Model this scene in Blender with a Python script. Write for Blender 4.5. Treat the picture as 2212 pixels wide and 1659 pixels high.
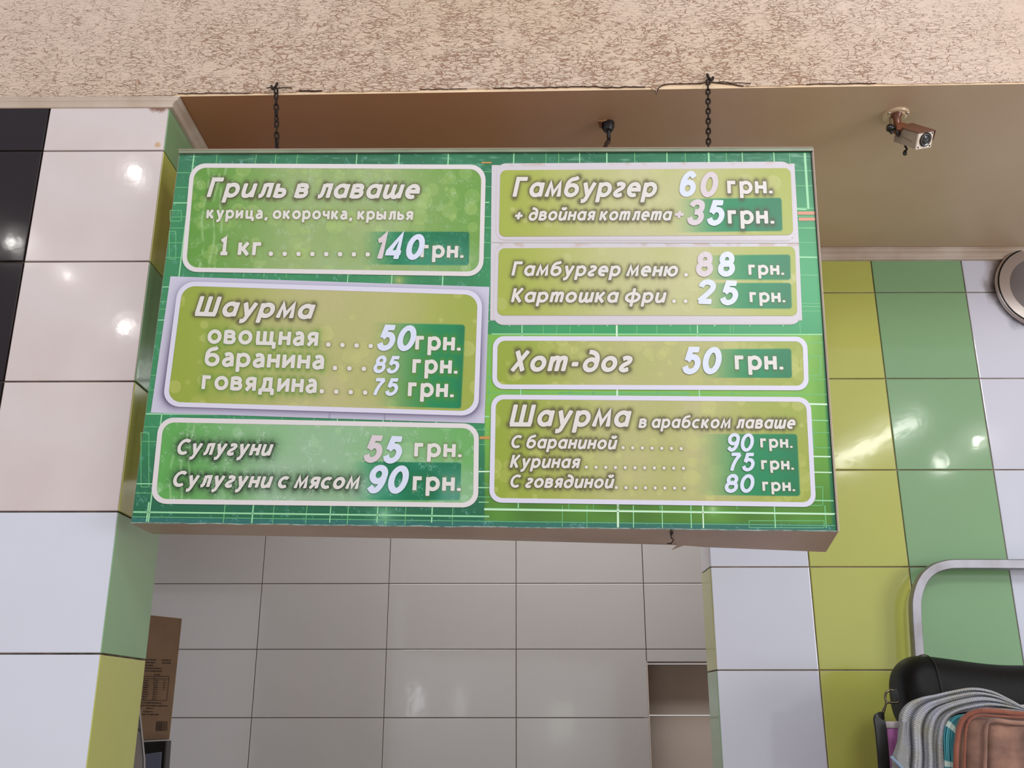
import bpy, bmesh, math, random
import numpy as np
from mathutils import Vector, Matrix

random.seed(7)
rng = np.random.default_rng(7)
S = bpy.context.scene
COL = S.collection
for o in list(bpy.data.objects):
    bpy.data.objects.remove(o)

# ------------------------------------------------------------------ camera
CZ = 1.55                                   # eye height above the floor
F = 2139.7                                  # focal length in pixels of the 2212 px frame
PITCH, ROLL, YAW = .318839, .0000737, -.0068855
fwd = np.array([math.sin(YAW)*math.cos(PITCH), math.cos(YAW)*math.cos(PITCH), math.sin(PITCH)])
r0 = np.array([math.cos(YAW), -math.sin(YAW), 0.0])
u0 = np.cross(r0, fwd)
RT = math.cos(ROLL)*r0 + math.sin(ROLL)*u0
UP = -math.sin(ROLL)*r0 + math.cos(ROLL)*u0
cam = bpy.data.cameras.new('camera')
cam.sensor_width = 36
cam.lens = F/2212*36
cam.clip_start = .05
camo = bpy.data.objects.new('camera', cam)
COL.objects.link(camo)
camo.matrix_world = Matrix([[RT[0], UP[0], -fwd[0], 0], [RT[1], UP[1], -fwd[1], 0], [RT[2], UP[2], -fwd[2], CZ], [0, 0, 0, 1]])
S.camera = camo

# ------------------------------------------------------------------ world, lights, exposure
S.view_settings.view_transform = 'Standard'
S.view_settings.look = 'None'
S.view_settings.exposure = 0.0
S.view_settings.gamma = 1.0
S.view_settings.use_curve_mapping = False
W = bpy.data.worlds.new('hall_air')
S.world = W
W.use_nodes = True
bg = W.node_tree.nodes['Background']
bg.inputs[0].default_value = (.93, .95, 1.0, 1)
bg.inputs[1].default_value = .76

def area(name, loc, target, sx, sy, power, col):
    l = bpy.data.lights.new(name, 'AREA')
    l.shape = 'RECTANGLE'
    l.size, l.size_y, l.energy, l.color = sx, sy, power, col
    o = bpy.data.objects.new(name, l)
    COL.objects.link(o)
    o.location = loc
    o.rotation_euler = (Vector(target)-Vector(loc)).to_track_quat('-Z', 'Y').to_euler()
    return o

area('daylight_opening', (4.9, -1.0, 2.0), (1.2, 2.8, 2.4), 1.9, 1.5, 84, (.92, .95, 1.0))
area('hall_ceiling_light', (-.9, -1.1, 4.1), (-.1, 2.3, 2.3), 2.4, 1.2, 11, (1.0, .92, .83))
area('right_wall_fill', (1.3, -1.0, 3.75), (1.7, 3.0, 1.6), .6, .6, 36, (.95, .97, 1.0))  # added fill light to brighten the right wall, stands for no known lamp
area('kitchen_fill', (.2, 3.75, 2.98), (.1, 4.45, .9), 2.0, .8, 36, (1.0, .97, .95))  # unseen fill added to lift the dark kitchen

# ------------------------------------------------------------------ pixel geometry of the photograph -> points on real planes
def ray(px, py):
    px = np.asarray(px, float); py = np.asarray(py, float)
    a = (px-1106)/F; b = -(py-829.5)/F
    return a[..., None]*RT + b[..., None]*UP + fwd
def atY(px, py, Y):
    d = ray(px, py); p = d*(Y/d[..., 1:2]); p[..., 2] += CZ
    return p
def atZ(px, py, Z):
    d = ray(px, py); p = d*((Z-CZ)/d[..., 2:3]); p[..., 2] += CZ
    return p

def mirrored(px, py, Y, yl):
    """where a lamp hangs whose reflection in the glazed wall y = Y shows at this pixel"""
    d = ray(px, py); p = d*(Y/d[1]); k = (Y-yl)/d[1]
    return Vector((float(p[0]+d[0]*k), yl, float(p[2]+d[2]*k+CZ)))
for px, py, Y, yl, e in ((292, 376, 2.1353, .2, 1.3), (140, 592, 2.1353, -.6, 1.0), (266, 705, 2.1353, -1.0, 1.8), (28, 522, 2.1353, -.2, 3.0), (2112, 955, 3.0227, -.9, 3.0), (2036, 1001, 3.0227, -1.2, 2.0)):
    l = bpy.data.lights.new('ceiling_spot', 'POINT')
    l.energy, l.color, l.shadow_soft_size = e, (1.0, .97, .92), .022
    o = bpy.data.objects.new('ceiling_spot', l); COL.objects.link(o)
    o.location = mirrored(px, py, Y, yl)
t0_, t1_ = mirrored(1806, 1004, 3.0227, -.8), mirrored(1985, 905, 3.0227, -.8)
for px, py, w_, h_, e_, c_ in ((897, 1513, .075, .30, .9, (.9, .95, 1)), (992, 1518, .05, .36, .45, (.9, .95, 1)), (1215, 1560, .30, .45, .8, (.85, 1, .85))):
    q_ = mirrored(px, py, 4.7287, -3.4)
    area('far_window', q_, q_+Vector((0, 1, 0)), w_, h_, e_, c_)
to = area('fluorescent_tube', (t0_+t1_)/2, (t0_+t1_)/2+Vector((0, 1, 0)), (t1_-t0_).length, .07, 3.2, (1.0, .98, .94))
ax = (t1_-t0_).normalized(); zz_ = Vector((0, -1, 0)); yy_ = zz_.cross(ax)
to.rotation_euler = Matrix((ax, yy_, zz_)).transposed().to_euler()

# ------------------------------------------------------------------ helpers
def lin(c):
    c = np.asarray(c, float)/255.
    return np.where(c <= .04045, c/12.92, ((c+.055)/1.055)**2.4)
def c4(r, g, b):
    v = lin((r, g, b)); return (float(v[0]), float(v[1]), float(v[2]), 1)

def mat(name, col, rough=.5, metal=0, spec=.5, coat=0, bump=None, var=None, extra=None):
    m = bpy.data.materials.new(name); m.use_nodes = True
    nt = m.node_tree; b = nt.nodes['Principled BSDF']
    b.inputs['Base Color'].default_value = col
    b.inputs['Roughness'].default_value = rough
    b.inputs['Metallic'].default_value = metal
    b.inputs['Specular IOR Level'].default_value = spec
    b.inputs['Coat Weight'].default_value = coat
    b.inputs['Coat Roughness'].default_value = .06
    tc = nt.nodes.new('ShaderNodeTexCoord'); out = tc.outputs['Object']
    if var:                              # colour variation: (other colour, scale, amount)
        n = nt.nodes.new('ShaderNodeTexNoise'); n.inputs['Scale'].default_value = var[1]; n.inputs['Detail'].default_value = 5
        nt.links.new(out, n.inputs['Vector'])
        r = nt.nodes.new('ShaderNodeMapRange'); r.inputs[1].default_value = .35; r.inputs[2].default_value = .7; r.inputs[4].default_value = var[2]
        nt.links.new(n.outputs[0], r.inputs[0])
        x = nt.nodes.new('ShaderNodeMix'); x.data_type = 'RGBA'
        x.inputs[6].default_value = col; x.inputs[7].default_value = var[0]
        nt.links.new(r.outputs[0], x.inputs[0]); nt.links.new(x.outputs[2], b.inputs['Base Color'])
    if bump:                             # (scale, strength, distance)
        n = nt.nodes.new('ShaderNodeTexNoise'); n.inputs['Scale'].default_value = bump[0]; n.inputs['Detail'].default_value = 4
        nt.links.new(out, n.inputs['Vector'])
        bp = nt.nodes.new('ShaderNodeBump'); bp.inputs['Strength'].default_value = bump[1]; bp.inputs['Distance'].default_value = bump[2]
        nt.links.new(n.outputs[0], bp.inputs['Height']); nt.links.new(bp.outputs[0], b.inputs['Normal'])
        if coat: nt.links.new(bp.outputs[0], b.inputs['Coat Normal'])
    return m

def link(o, parent=None):
    COL.objects.link(o)
    if parent is not None: o.parent = parent
    return o
def mesh_obj(name, verts, faces, m, parent=None, smooth=False):
    me = bpy.data.meshes.new(name)
    me.from_pydata([tuple(map(float, v)) for v in verts], [], faces); me.update()
    if m: me.materials.append(m)
    if smooth:
        for p in me.polygons: p.use_smooth = True
    return link(bpy.data.objects.new(name, me), parent)
def bm_obj(name, bm, m, parent=None, smooth=False):
    me = bpy.data.meshes.new(name); bm.normal_update(); bm.to_mesh(me); bm.free()
    if m: me.materials.append(m)
    if smooth:
        for p in me.polygons: p.use_smooth = True
        me.set_sharp_from_angle(angle=math.radians(50))
    return link(bpy.data.objects.new(name, me), parent)
def box_bm(x0, x1, y0, y1, z0, z1, bev=0, bm=None, seg=1):
    bm = bm or bmesh.new()
    r = bmesh.ops.create_cube(bm, size=1)
    for v in r['verts']:
        v.co = Vector(((x0+x1)/2+v.co.x*(x1-x0), (y0+y1)/2+v.co.y*(y1-y0), (z0+z1)/2+v.co.z*(z1-z0)))
    if bev:
        es = list({e for v in r['verts'] for e in v.link_edges})
        bmesh.ops.bevel(bm, geom=es, offset=bev, segments=seg, affect='EDGES', profile=.5)
    return bm
def box(name, x0, x1, y0, y1, z0, z1, m, parent=None, bev=0, seg=1):
    return bm_obj(name, box_bm(x0, x1, y0, y1, z0, z1, bev, None, seg), m, parent)
def hexa(name, P, m, parent=None, bev=0):
    """eight corners: front TL TR BR BL, back TL TR BR BL"""
    bm = bmesh.new(); v = [bm.verts.new(Vector(map(float, p))) for p in P]
    for f in ((0, 3, 2, 1), (4, 5, 6, 7), (0, 1, 5, 4), (3, 7, 6, 2), (0, 4, 7, 3), (1, 2, 6, 5)):
        bm.faces.new([v[i] for i in f])
    bmesh.ops.recalc_face_normals(bm, faces=bm.faces)
    if bev: bmesh.ops.bevel(bm, geom=list(bm.edges), offset=bev, segments=2, affect='EDGES', profile=.5)
    return bm_obj(name, bm, m, parent)
def sweep_bm(path, prof, bm=None, closed=False, caps=True, up=Vector((0, 0, 1)), scales=None):
    """sweep a closed 2-d profile [(a,b)] along a list of points"""
    bm = bm or bmesh.new(); P = [Vector(map(float, p)) for p in path]; n = len(P); rings = []
    prev = None
    for i in range(n):
        if closed: t = (P[(i+1) % n]-P[i-1]).normalized()
        else: t = (P[min(i+1, n-1)]-P[max(i-1, 0)]).normalized()
        if prev is None:
            a = t.cross(up)
            if a.length < 1e-3: a = t.cross(Vector((1, 0, 0)))
            a.normalize()
        else:
            a = (prev-t*prev.dot(t)).normalized()
        b = a.cross(t).normalized(); prev = a
        s = scales[i] if scales is not None else 1
        rings.append([bm.verts.new(P[i]+a*q[0]*s+b*q[1]*s) for q in prof])
    k = len(prof)
    for i in range(n if closed else n-1):
        A, B = rings[i], rings[(i+1) % n]
        for j in range(k):
            bm.faces.new((A[j], A[(j+1) % k], B[(j+1) % k], B[j]))
    if caps and not closed:
        bm.faces.new(rings[0][::-1]); bm.faces.new(rings[-1])
    bmesh.ops.recalc_face_normals(bm, faces=bm.faces)
    return bm
def circ(r, n=12, ry=None):
    ry = ry or r
    return [(r*math.cos(2*math.pi*i/n), ry*math.sin(2*math.pi*i/n)) for i in range(n)]
def tube(name, path, r, m, parent=None, n=10, closed=False, scales=None):
    return bm_obj(name, sweep_bm(path, circ(r, n), closed=closed, scales=scales), m, parent, True)
def catmull(P, k=6, closed=False):
    P = [np.array(p, float) for p in P]; out = []
    n = len(P)
    for i in range(n if closed else n-1):
        a = P[i-1] if (closed or i > 0) else 2*P[0]-P[1]
        b, c = P[i], P[(i+1) % n]
        d = P[(i+2) % n] if (closed or i+2 < n) else 2*P[-1]-P[-2]
        for j in range(k):
            t = j/k
            out.append(.5*((2*b)+(c-a)*t+(2*a-5*b+4*c-d)*t*t+(-a+3*b-3*c+d)*t**3))
    if not closed: out.append(P[-1])
    return out
def cyl_bm(c, axis, r0_, r1_, h, n=24, bm=None):
    ax = Vector(axis).normalized()
    return sweep_bm([Vector(c), Vector(c)+ax*h], circ(1, n), bm=bm, scales=[r0_, r1_])
def lathe_bm(c, M, prof, n=32, bm=None, bump=None):
    """revolve (r,h) around local z of matrix M placed at c"""
    bm = bm or bmesh.new(); c = Vector(c); rings = []
    for r, h in prof:
        rings.append([bm.verts.new(c+M@Vector((r*math.cos(2*math.pi*i/n), r*math.sin(2*math.pi*i/n), h))) for i in range(n)])
    for A, B in zip(rings, rings[1:]):
        for j in range(n): bm.faces.new((A[j], A[(j+1) % n], B[(j+1) % n], B[j]))
    if prof[0][0] > 0: bm.faces.new(rings[0][::-1])
    if prof[-1][0] > 0: bm.faces.new(rings[-1])
    bmesh.ops.recalc_face_normals(bm, faces=bm.faces)
    return bm
def tag(o, label=None, cat=None, group=None, kind=None):
    if label: o['label'] = label
    if cat: o['category'] = cat
    if group: o['group'] = group
    if kind: o['kind'] = kind
    return o
def empty(name, loc):
    o = bpy.data.objects.new(name, None); o.location = tuple(map(float, loc)); o.empty_display_size = .05
    return link(o)
def adopt(parent):
    """children given in world coordinates: cancel the empty's own offset"""
    bpy.context.view_layer.update()
    inv = parent.matrix_world.inverted()
    for c in parent.children: c.matrix_parent_inverse = inv

# ------------------------------------------------------------------ tile materials
def tile_mat(name, col, col2, var=.25, stain=None, rough=.12):
    m = mat(name, col, rough, coat=.55, bump=(9, .12, .004), var=(col2, 5, var))
    if stain:       # soot and grease with a place of its own: list of (centre, radius, colour, strength)
        nt = m.node_tree; b = nt.nodes['Principled BSDF']
        for cen, rad, sc, st, nsc in stain:
            src = b.inputs['Base Color'].links[0].from_socket
            g = nt.nodes.new('ShaderNodeNewGeometry')
            n = nt.nodes.new('ShaderNodeTexNoise'); n.inputs['Scale'].default_value = nsc; n.inputs['Detail'].default_value = 6
            nt.links.new(g.outputs['Position'], n.inputs['Vector'])
            d = nt.nodes.new('ShaderNodeVectorMath'); d.operation = 'DISTANCE'; d.inputs[1].default_value = cen
            nt.links.new(g.outputs['Position'], d.inputs[0])
            a = nt.nodes.new('ShaderNodeMath'); a.operation = 'MULTIPLY_ADD'; a.inputs[1].default_value = rad*.7
            nt.links.new(n.outputs[0], a.inputs[0]); nt.links.new(d.outputs['Value'], a.inputs[2])
            r = nt.nodes.new('ShaderNodeMapRange'); r.inputs[1].default_value = rad*1.45; r.inputs[2].default_value = rad*1.05
            r.inputs[3].default_value = 0; r.inputs[4].default_value = st
            nt.links.new(a.outputs[0], r.inputs[0])
            x = nt.nodes.new('ShaderNodeMix'); x.data_type = 'RGBA'; x.inputs[7].default_value = sc
            nt.links.new(r.outputs[0], x.inputs[0]); nt.links.new(src, x.inputs[6]); nt.links.new(x.outputs[2], b.inputs['Base Color'])
    return m

FLUE = (1.716, 3.0, 1.55+1.325)
M = {}
M['cream'] = tile_mat('glazed_cream_tile', c4(214, 201, 200), c4(204, 186, 180), .6,
                      [((-.90, 2.13, CZ+1.449), .030, c4(120, 70, 25), .9, 90), ((-.891, 2.13, CZ+1.330), .010, c4(196, 150, 96), .85, 160)])
M['white'] = tile_mat('glazed_white_tile', c4(212, 214, 226), c4(205, 204, 216), .3)
M['white_sooty'] = tile_mat('glazed_white_tile_with_soot', c4(212, 211, 224), c4(205, 204, 216), .3,
                      [((FLUE[0]-.02, 3.02, FLUE[2]+.06), .155, c4(112, 78, 42), .85, 14), ((FLUE[0], 3.02, FLUE[2]), .155, c4(34, 24, 18), .96, 14)])
M['brown'] = tile_mat('glazed_dark_brown_tile', c4(34, 24, 28), c4(24, 16, 20), .5, rough=.1)
M['brown'].node_tree.nodes['Principled BSDF'].inputs['Coat Weight'].default_value = .12
M['brown'].node_tree.nodes['Principled BSDF'].inputs['Specular IOR Level'].default_value = .25
M['lime'] = tile_mat('glazed_lime_tile', c4(186, 188, 96), c4(180, 182, 86), .4)
M['green'] = tile_mat('glazed_green_tile', c4(132, 170, 124), c4(126, 164, 118), .4)
M['grey'] = tile_mat('glazed_grey_tile', c4(184, 183, 184), c4(178, 175, 174), .3, rough=.16)
M['grout'] = mat('dirty_grout', c4(122, 106, 88), .9, bump=(160, .5, .002), var=(c4(52, 40, 30), 22, .9))
M['grout_light'] = mat('pale_grout', c4(164, 146, 126), .9, bump=(160, .4, .002), var=(c4(120, 100, 80), 18, .8))
M['grout_grey'] = mat('grey_grout', c4(112, 104, 98), .9, bump=(160, .3, .001))
M['smooth'] = mat('stained_and_shaded_ceiling_paint', c4(178, 154, 128), .34, bump=(5, .08, .004), var=(c4(160, 130, 98), 1.3, .8))
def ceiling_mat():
    m = mat('stained_and_shaded_ceiling_paint', c4(206, 182, 156), .42, bump=(5, .08, .004), var=(c4(186, 158, 126), 1.3, .8))
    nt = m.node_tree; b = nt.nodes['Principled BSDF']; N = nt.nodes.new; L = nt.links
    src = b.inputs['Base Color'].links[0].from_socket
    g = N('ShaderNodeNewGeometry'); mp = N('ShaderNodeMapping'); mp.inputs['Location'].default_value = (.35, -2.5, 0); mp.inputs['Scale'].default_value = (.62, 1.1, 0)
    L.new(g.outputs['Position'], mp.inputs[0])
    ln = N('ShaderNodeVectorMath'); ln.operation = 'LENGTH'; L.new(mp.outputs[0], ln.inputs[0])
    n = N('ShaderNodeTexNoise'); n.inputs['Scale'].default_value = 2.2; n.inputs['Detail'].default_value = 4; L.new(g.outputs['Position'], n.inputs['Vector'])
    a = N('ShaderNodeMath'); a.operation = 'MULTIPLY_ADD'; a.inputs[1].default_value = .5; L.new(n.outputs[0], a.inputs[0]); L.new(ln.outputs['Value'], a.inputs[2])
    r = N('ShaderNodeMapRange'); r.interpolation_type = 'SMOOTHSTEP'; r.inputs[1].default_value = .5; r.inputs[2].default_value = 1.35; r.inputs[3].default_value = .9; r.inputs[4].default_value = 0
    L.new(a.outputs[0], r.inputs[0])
    x = N('ShaderNodeMix'); x.data_type = 'RGBA'; x.inputs[7].default_value = c4(168, 112, 74); L.new(r.outputs[0], x.inputs[0]); L.new(src, x.inputs[6])  # brown patch: part grease stain, part shade behind the board painted into the colour
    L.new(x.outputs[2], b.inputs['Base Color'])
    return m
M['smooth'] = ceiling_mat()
M['cornice'] = mat('plastic_cornice', c4(205, 190, 176), .35, bump=(60, .1, .001), var=(c4(150, 110, 70), 6, .6))
M['floor'] = mat('floor_screed', c4(205, 186, 168), .5, var=(c4(165, 142, 122), 3, .6))

# ------------------------------------------------------------------ structure
H = 1.4663+CZ
DL, DR, DB = 2.1353, 3.0227, 4.7287
GAP = .0036
tile_meshes = {}
def tile(parent, m, cx, cz, w, h, face, axis='y', sign=1, jitter=.0022):
    """a bevelled tile whose glazed face lies at `face`"""
    key = (round(w, 3), round(h, 3), axis, m.name)
    if key not in tile_meshes:
        t = .009
        if axis == 'y': bm = box_bm(-w/2, w/2, 0, t, -h/2, h/2)
        else: bm = box_bm(-t, 0, -w/2, w/2, -h/2, h/2)
        fe = [e for e in bm.edges if all((abs(v.co.y) < 1e-6 if axis == 'y' else abs(v.co.x) < 1e-6) for v in e.verts)]
        bmesh.ops.bevel(bm, geom=fe, offset=.0022, segments=2, affect='EDGES', profile=.6)
        me = bpy.data.meshes.new('tile'); bm.to_mesh(me); bm.free(); me.materials.append(m)
        tile_meshes[key] = me
    o = link(bpy.data.objects.new('tile', tile_meshes[key]), parent)
    if axis == 'y':
        o.location = (cx, face+random.uniform(-.0004, .0004), cz)
        o.rotation_euler = (random.uniform(-jitter, jitter), 0, random.uniform(-jitter, jitter))
    else:
        o.location = (face+random.uniform(-.0003, .0003), cx, cz)
        if sign < 0: o.rotation_euler = (0, 0, math.pi)
    return o

ZJ = [CZ+1.3136-.3*i for i in range(0, 11)]        # tile joints of the two shop walls
XL = -.8740
# floor and hall ceiling
tag(box('floor', -3.4, 3.4, -4.2, 5.3, -.05, 0, M['floor']), kind='structure')
# left pillar
ztopL = CZ+1.4379
wl = box('wall_left', -1.80, XL-.006, DL+.006, 2.40-.001, 0, H, M['grout']); tag(wl, kind='structure')
for col in range(3):
    for r in range(-1, 7-1):
        z1 = ztopL+.012 if r < 0 else ZJ[r]
        z0 = ZJ[r+1] if r < 5 else 0
        m = M['brown'] if col == 1 else (M['cream'] if r < 3 else M['white'])
        if col == 2: m = M['cream'] if r < 3 else M['white']
        if col == 1 and r >= 3: m = M['white']
        tile(wl, m, XL-.3*col-.15, (z0+z1)/2, .3-GAP, (z1-z0)-GAP, DL)
cols = ['green', 'lime', 'green', 'lime', 'green', 'lime', 'green']
for i, r in enumerate(range(-1, 6)):
    z1 = H-.02 if r < 0 else ZJ[r]
    z0 = ZJ[r+1] if r < 5 else 0
    if z1 <= z0+.02: continue
    wdt = 2.40-DL-.004
    tile(wl, M[cols[i]], DL+.003+wdt/2, (z0+z1)/2, wdt, (z1-z0)-GAP, XL, axis='x', sign=1)
# right wall with the opening's end face and a lintel
wr = box('wall_right', .5787+.006, 3.4, DR+.006, DR+.155, 0, H, M['grout_light']); tag(wr, kind='structure')
xr = .5787
seq = ['white', 'lime', 'green', 'white_sooty', 'white_sooty', 'lime', 'green', 'white', 'white', 'lime']
zb = [H-.004]+ZJ[:6]+[0]
for c in range(9):
    for r in range(len(zb)-1):
        m = M[seq[c]]
        if c in (3, 4) and r > 2: m = M['white']
        tile(wr, m, xr+.3*c+.15, (zb[r]+zb[r+1])/2, .3-GAP, zb[r]-zb[r+1]-GAP, DR, jitter=.0016)
endc = ['lime', 'green', 'lime', 'white', 'lime', 'green', 'lime', 'green']
for r in range(len(zb)-1):
    tile(wr, M[endc[r]], DR+.003+.0745, (zb[r]+zb[r+1])/2, .149, zb[r]-zb[r+1]-GAP, xr, axis='x', sign=-1)
wt = box('wall_lintel', -2.3, xr-.004, DR+.006, DR+.155, ZJ[2]+.002, H, M['grout_light']); tag(wt, kind='structure')
for c in range(1, 6):
    for r in range(3):
        tile(wt, M[['lime', 'green', 'white'][c % 3]], xr-.3*c+.15, (zb[r]+zb[r+1])/2, .3-GAP, zb[r]-zb[r+1]-GAP, DR)
# kitchen back wall with a niche at the right
znt = CZ+.2142
wb = empty('wall_back', (0, DB, 0)); tag(wb, kind='structure')
XB, ZB = -1.2134, CZ+.571
xn = XB+.6*3
for nm, a in (('wall_body', (-2.7, xn+.004, DB+.006, DB+.2, 0, H)), ('wall_body', (xn, 2.7, DB+.006, DB+.2, znt+.004, H)), ('wall_body', (xn+.9, 2.7, DB+.006, DB+.2, 0, znt))):
    o = box(nm, *a, M['grout_grey'], wb)
for c in range(-3, 6):
    x0 = XB+.6*c
    for r in range(-3, 7):
        z1 = ZB-.3*r; z0 = z1-.3
        if z1 > H: z1 = H-.002
        if z0 >= H: continue
        if z0 < 0: z0 = 0
        if c == 3:
            if z1 < znt: continue
            z0 = max(z0, znt)
        if z1-z0 < .02: continue
        o = tile(wb, M['grey'], x0+.3, (z0+z1)/2, .6-.003, z1-z0-.003, DB, jitter=.0012)
M['niche'] = tile_mat('grey_niche_tile', c4(206, 194, 186), c4(200, 188, 180), .3, rough=.2)
box('niche_side', xn-.02, xn+.004, DB+.004, DB+.20, 0, znt+.004, M['niche'], wb)
box('niche_side', xn+.6, xn+.62, DB+.004, DB+.20, 0, znt+.004, M['niche'], wb)
box('niche_top', xn, xn+.6, DB+.010, DB+.20, znt, znt+.02, M['niche'], wb)
zj2 = float(atY(1460, 1545, DB+.20)[2])
for z0, z1 in ((zj2, znt), (zj2-.3, zj2), (zj2-.6, zj2-.3), (zj2-.9, zj2-.6)):
    tile(wb, M['niche'], xn+.3, (z0+z1)/2, .597, z1-z0-.003, DB+.20)
adopt(wb)
# kitchen side walls
for nm, x0, x1 in (('wall_kitchen_left', -2.75, -2.70), ('wall_kitchen_right', 2.70, 2.75)):
    tag(box(nm, x0, x1, DR+.156, DB+.2, 0, H, M['grey']), kind='structure')
# smooth ceiling: its front edge follows the bulkhead, slightly skewed
bl = atZ(0, 213, H); br = atZ(2212, 180, H)
sl = (br[1]-bl[1])/(br[0]-bl[0])
def front(x): return float(bl[1]+(x-bl[0])*sl)
XA, XZ = -3.4, 3.4
cv = [(XA, front(XA)+.0028, H), (XZ, front(XZ)+.0028, H), (XZ, 5.0, H), (XA, 5.0, H)]
cv += [(x, y, z+.06) for x, y, z in cv]
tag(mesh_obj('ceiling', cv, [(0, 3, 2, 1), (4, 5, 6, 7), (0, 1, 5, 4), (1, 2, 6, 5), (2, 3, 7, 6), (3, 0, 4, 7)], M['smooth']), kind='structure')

# crackled wallpaper of the bulkhead
def crackle(name):
    m = bpy.data.materials.new(name); m.use_nodes = True; nt = m.node_tree; L = nt.links; N = nt.nodes.new
    b = nt.nodes['Principled BSDF']; b.inputs['Roughness'].default_value = .62; b.inputs['Specular IOR Level'].default_value = .35
    tc = N('ShaderNodeTexCoord')
    nz = N('ShaderNodeTexNoise'); nz.inputs['Scale'].default_value = 30; nz.inputs['Detail'].default_value = 2
    L.new(tc.outputs['Object'], nz.inputs['Vector'])
    ds = N('ShaderNodeVectorMath'); ds.operation = 'SCALE'; ds.inputs['Scale'].default_value = .018
    L.new(nz.outputs['Color'], ds.inputs[0])
    ad = N('ShaderNodeVectorMath'); L.new(tc.outputs['Object'], ad.inputs[0]); L.new(ds.outputs[0], ad.inputs[1])
    mp = N('ShaderNodeMapping'); mp.inputs['Scale'].default_value = (34, 1, 118)
    L.new(ad.outputs[0], mp.inputs[0])
    n2 = N('ShaderNodeTexNoise'); n2.inputs['Scale'].default_value = 1.0; n2.inputs['Detail'].default_value = 2.0; n2.inputs['Distortion'].default_value = .55
    L.new(mp.outputs[0], n2.inputs['Vector'])
    # cracks: thin band where the distorted noise crosses its middle
    sb = N('ShaderNodeMath'); sb.operation = 'SUBTRACT'; sb.inputs[1].default_value = .5; L.new(n2.outputs[0], sb.inputs[0])
    ab = N('ShaderNodeMath'); ab.operation = 'ABSOLUTE'; L.new(sb.outputs[0], ab.inputs[0])
    n3 = N('ShaderNodeTexNoise'); n3.inputs['Scale'].default_value = 38; n3.inputs['Detail'].default_value = 2; L.new(tc.outputs['Object'], n3.inputs['Vector'])
    th = N('ShaderNodeMapRange'); th.inputs[1].default_value = .36; th.inputs[2].default_value = .64; th.inputs[3].default_value = .008; th.inputs[4].default_value = .042
    L.new(n3.outputs[0], th.inputs[0])
    dv = N('ShaderNodeMath'); dv.operation = 'DIVIDE'; sx_ = N('ShaderNodeSeparateXYZ'); L.new(tc.outputs['Object'], sx_.inputs[0])
    fr = N('ShaderNodeMapRange'); fr.inputs[1].default_value = .55; fr.inputs[2].default_value = 1.25; fr.inputs[3].default_value = 1; fr.inputs[4].default_value = .28; L.new(sx_.outputs[0], fr.inputs[0])
    fl_ = N('ShaderNodeMapRange'); fl_.inputs[1].default_value = -1.1; fl_.inputs[2].default_value = -.4; fl_.inputs[3].default_value = .55; fl_.inputs[4].default_value = 1; L.new(sx_.outputs[0], fl_.inputs[0])
    fz = N('ShaderNodeMapRange'); fz.inputs[1].default_value = H; fz.inputs[2].default_value = H+.28; fz.inputs[3].default_value = 1.25; fz.inputs[4].default_value = .7; L.new(sx_.outputs[2], fz.inputs[0])
    m1 = N('ShaderNodeMath'); m1.operation = 'MULTIPLY'; L.new(fr.outputs[0], m1.inputs[0]); L.new(fl_.outputs[0], m1.inputs[1])
    m2 = N('ShaderNodeMath'); m2.operation = 'MULTIPLY'; L.new(m1.outputs[0], m2.inputs[0]); L.new(fz.outputs[0], m2.inputs[1])
    m3 = N('ShaderNodeMath'); m3.operation = 'MULTIPLY'; L.new(m2.outputs[0], m3.inputs[0]); L.new(th.outputs[0], m3.inputs[1])
    L.new(ab.outputs[0], dv.inputs[0]); L.new(m3.outputs[0], dv.inputs[1])
    ck = N('ShaderNodeMapRange'); ck.interpolation_type = 'SMOOTHSTEP'; ck.inputs[1].default_value = .1; ck.inputs[2].default_value = 1.0
    vm = N('ShaderNodeMapping'); vm.inputs['Scale'].default_value = (36, 1, 135); L.new(ad.outputs[0], vm.inputs[0])
    vo = N('ShaderNodeTexVoronoi'); vo.feature = 'DISTANCE_TO_EDGE'; vo.inputs['Scale'].default_value = 1.0; L.new(vm.outputs[0], vo.inputs['Vector'])
    n4 = N('ShaderNodeTexNoise'); n4.inputs['Scale'].default_value = 16; n4.inputs['Detail'].default_value = 3; L.new(tc.outputs['Object'], n4.inputs['Vector'])
    t4 = N('ShaderNodeMapRange'); t4.inputs[1].default_value = .36; t4.inputs[2].default_value = .64; t4.inputs[3].default_value = .0; t4.inputs[4].default_value = .085; L.new(n4.outputs[0], t4.inputs[0])
    m5 = N('ShaderNodeMath'); m5.operation = 'MULTIPLY'; L.new(t4.outputs[0], m5.inputs[0]); L.new(m2.outputs[0], m5.inputs[1])
    m6 = N('ShaderNodeMath'); m6.operation = 'MAXIMUM'; m6.inputs[1].default_value = .0005; L.new(m5.outputs[0], m6.inputs[0])
    d5 = N('ShaderNodeMath'); d5.operation = 'DIVIDE'; L.new(vo.outputs['Distance'], d5.inputs[0]); L.new(m6.outputs[0], d5.inputs[1])
    mn_ = N('ShaderNodeMath'); mn_.operation = 'MINIMUM'; L.new(dv.outputs[0], mn_.inputs[0]); L.new(d5.outputs[0], mn_.inputs[1])
    L.new(mn_.outputs[0], ck.inputs[0])                      # 0 in a crack, 1 on the skin
    # fade of the crackle towards the left and right ends and upwards
    nb = N('ShaderNodeTexNoise'); nb.inputs['Scale'].default_value = 1.7; nb.inputs['Detail'].default_value = 3; L.new(tc.outputs['Object'], nb.inputs['Vector'])
    cr = N('ShaderNodeMapRange'); cr.inputs[1].default_value = .35; cr.inputs[2].default_value = .65; L.new(nb.outputs[0], cr.inputs[0])
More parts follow.
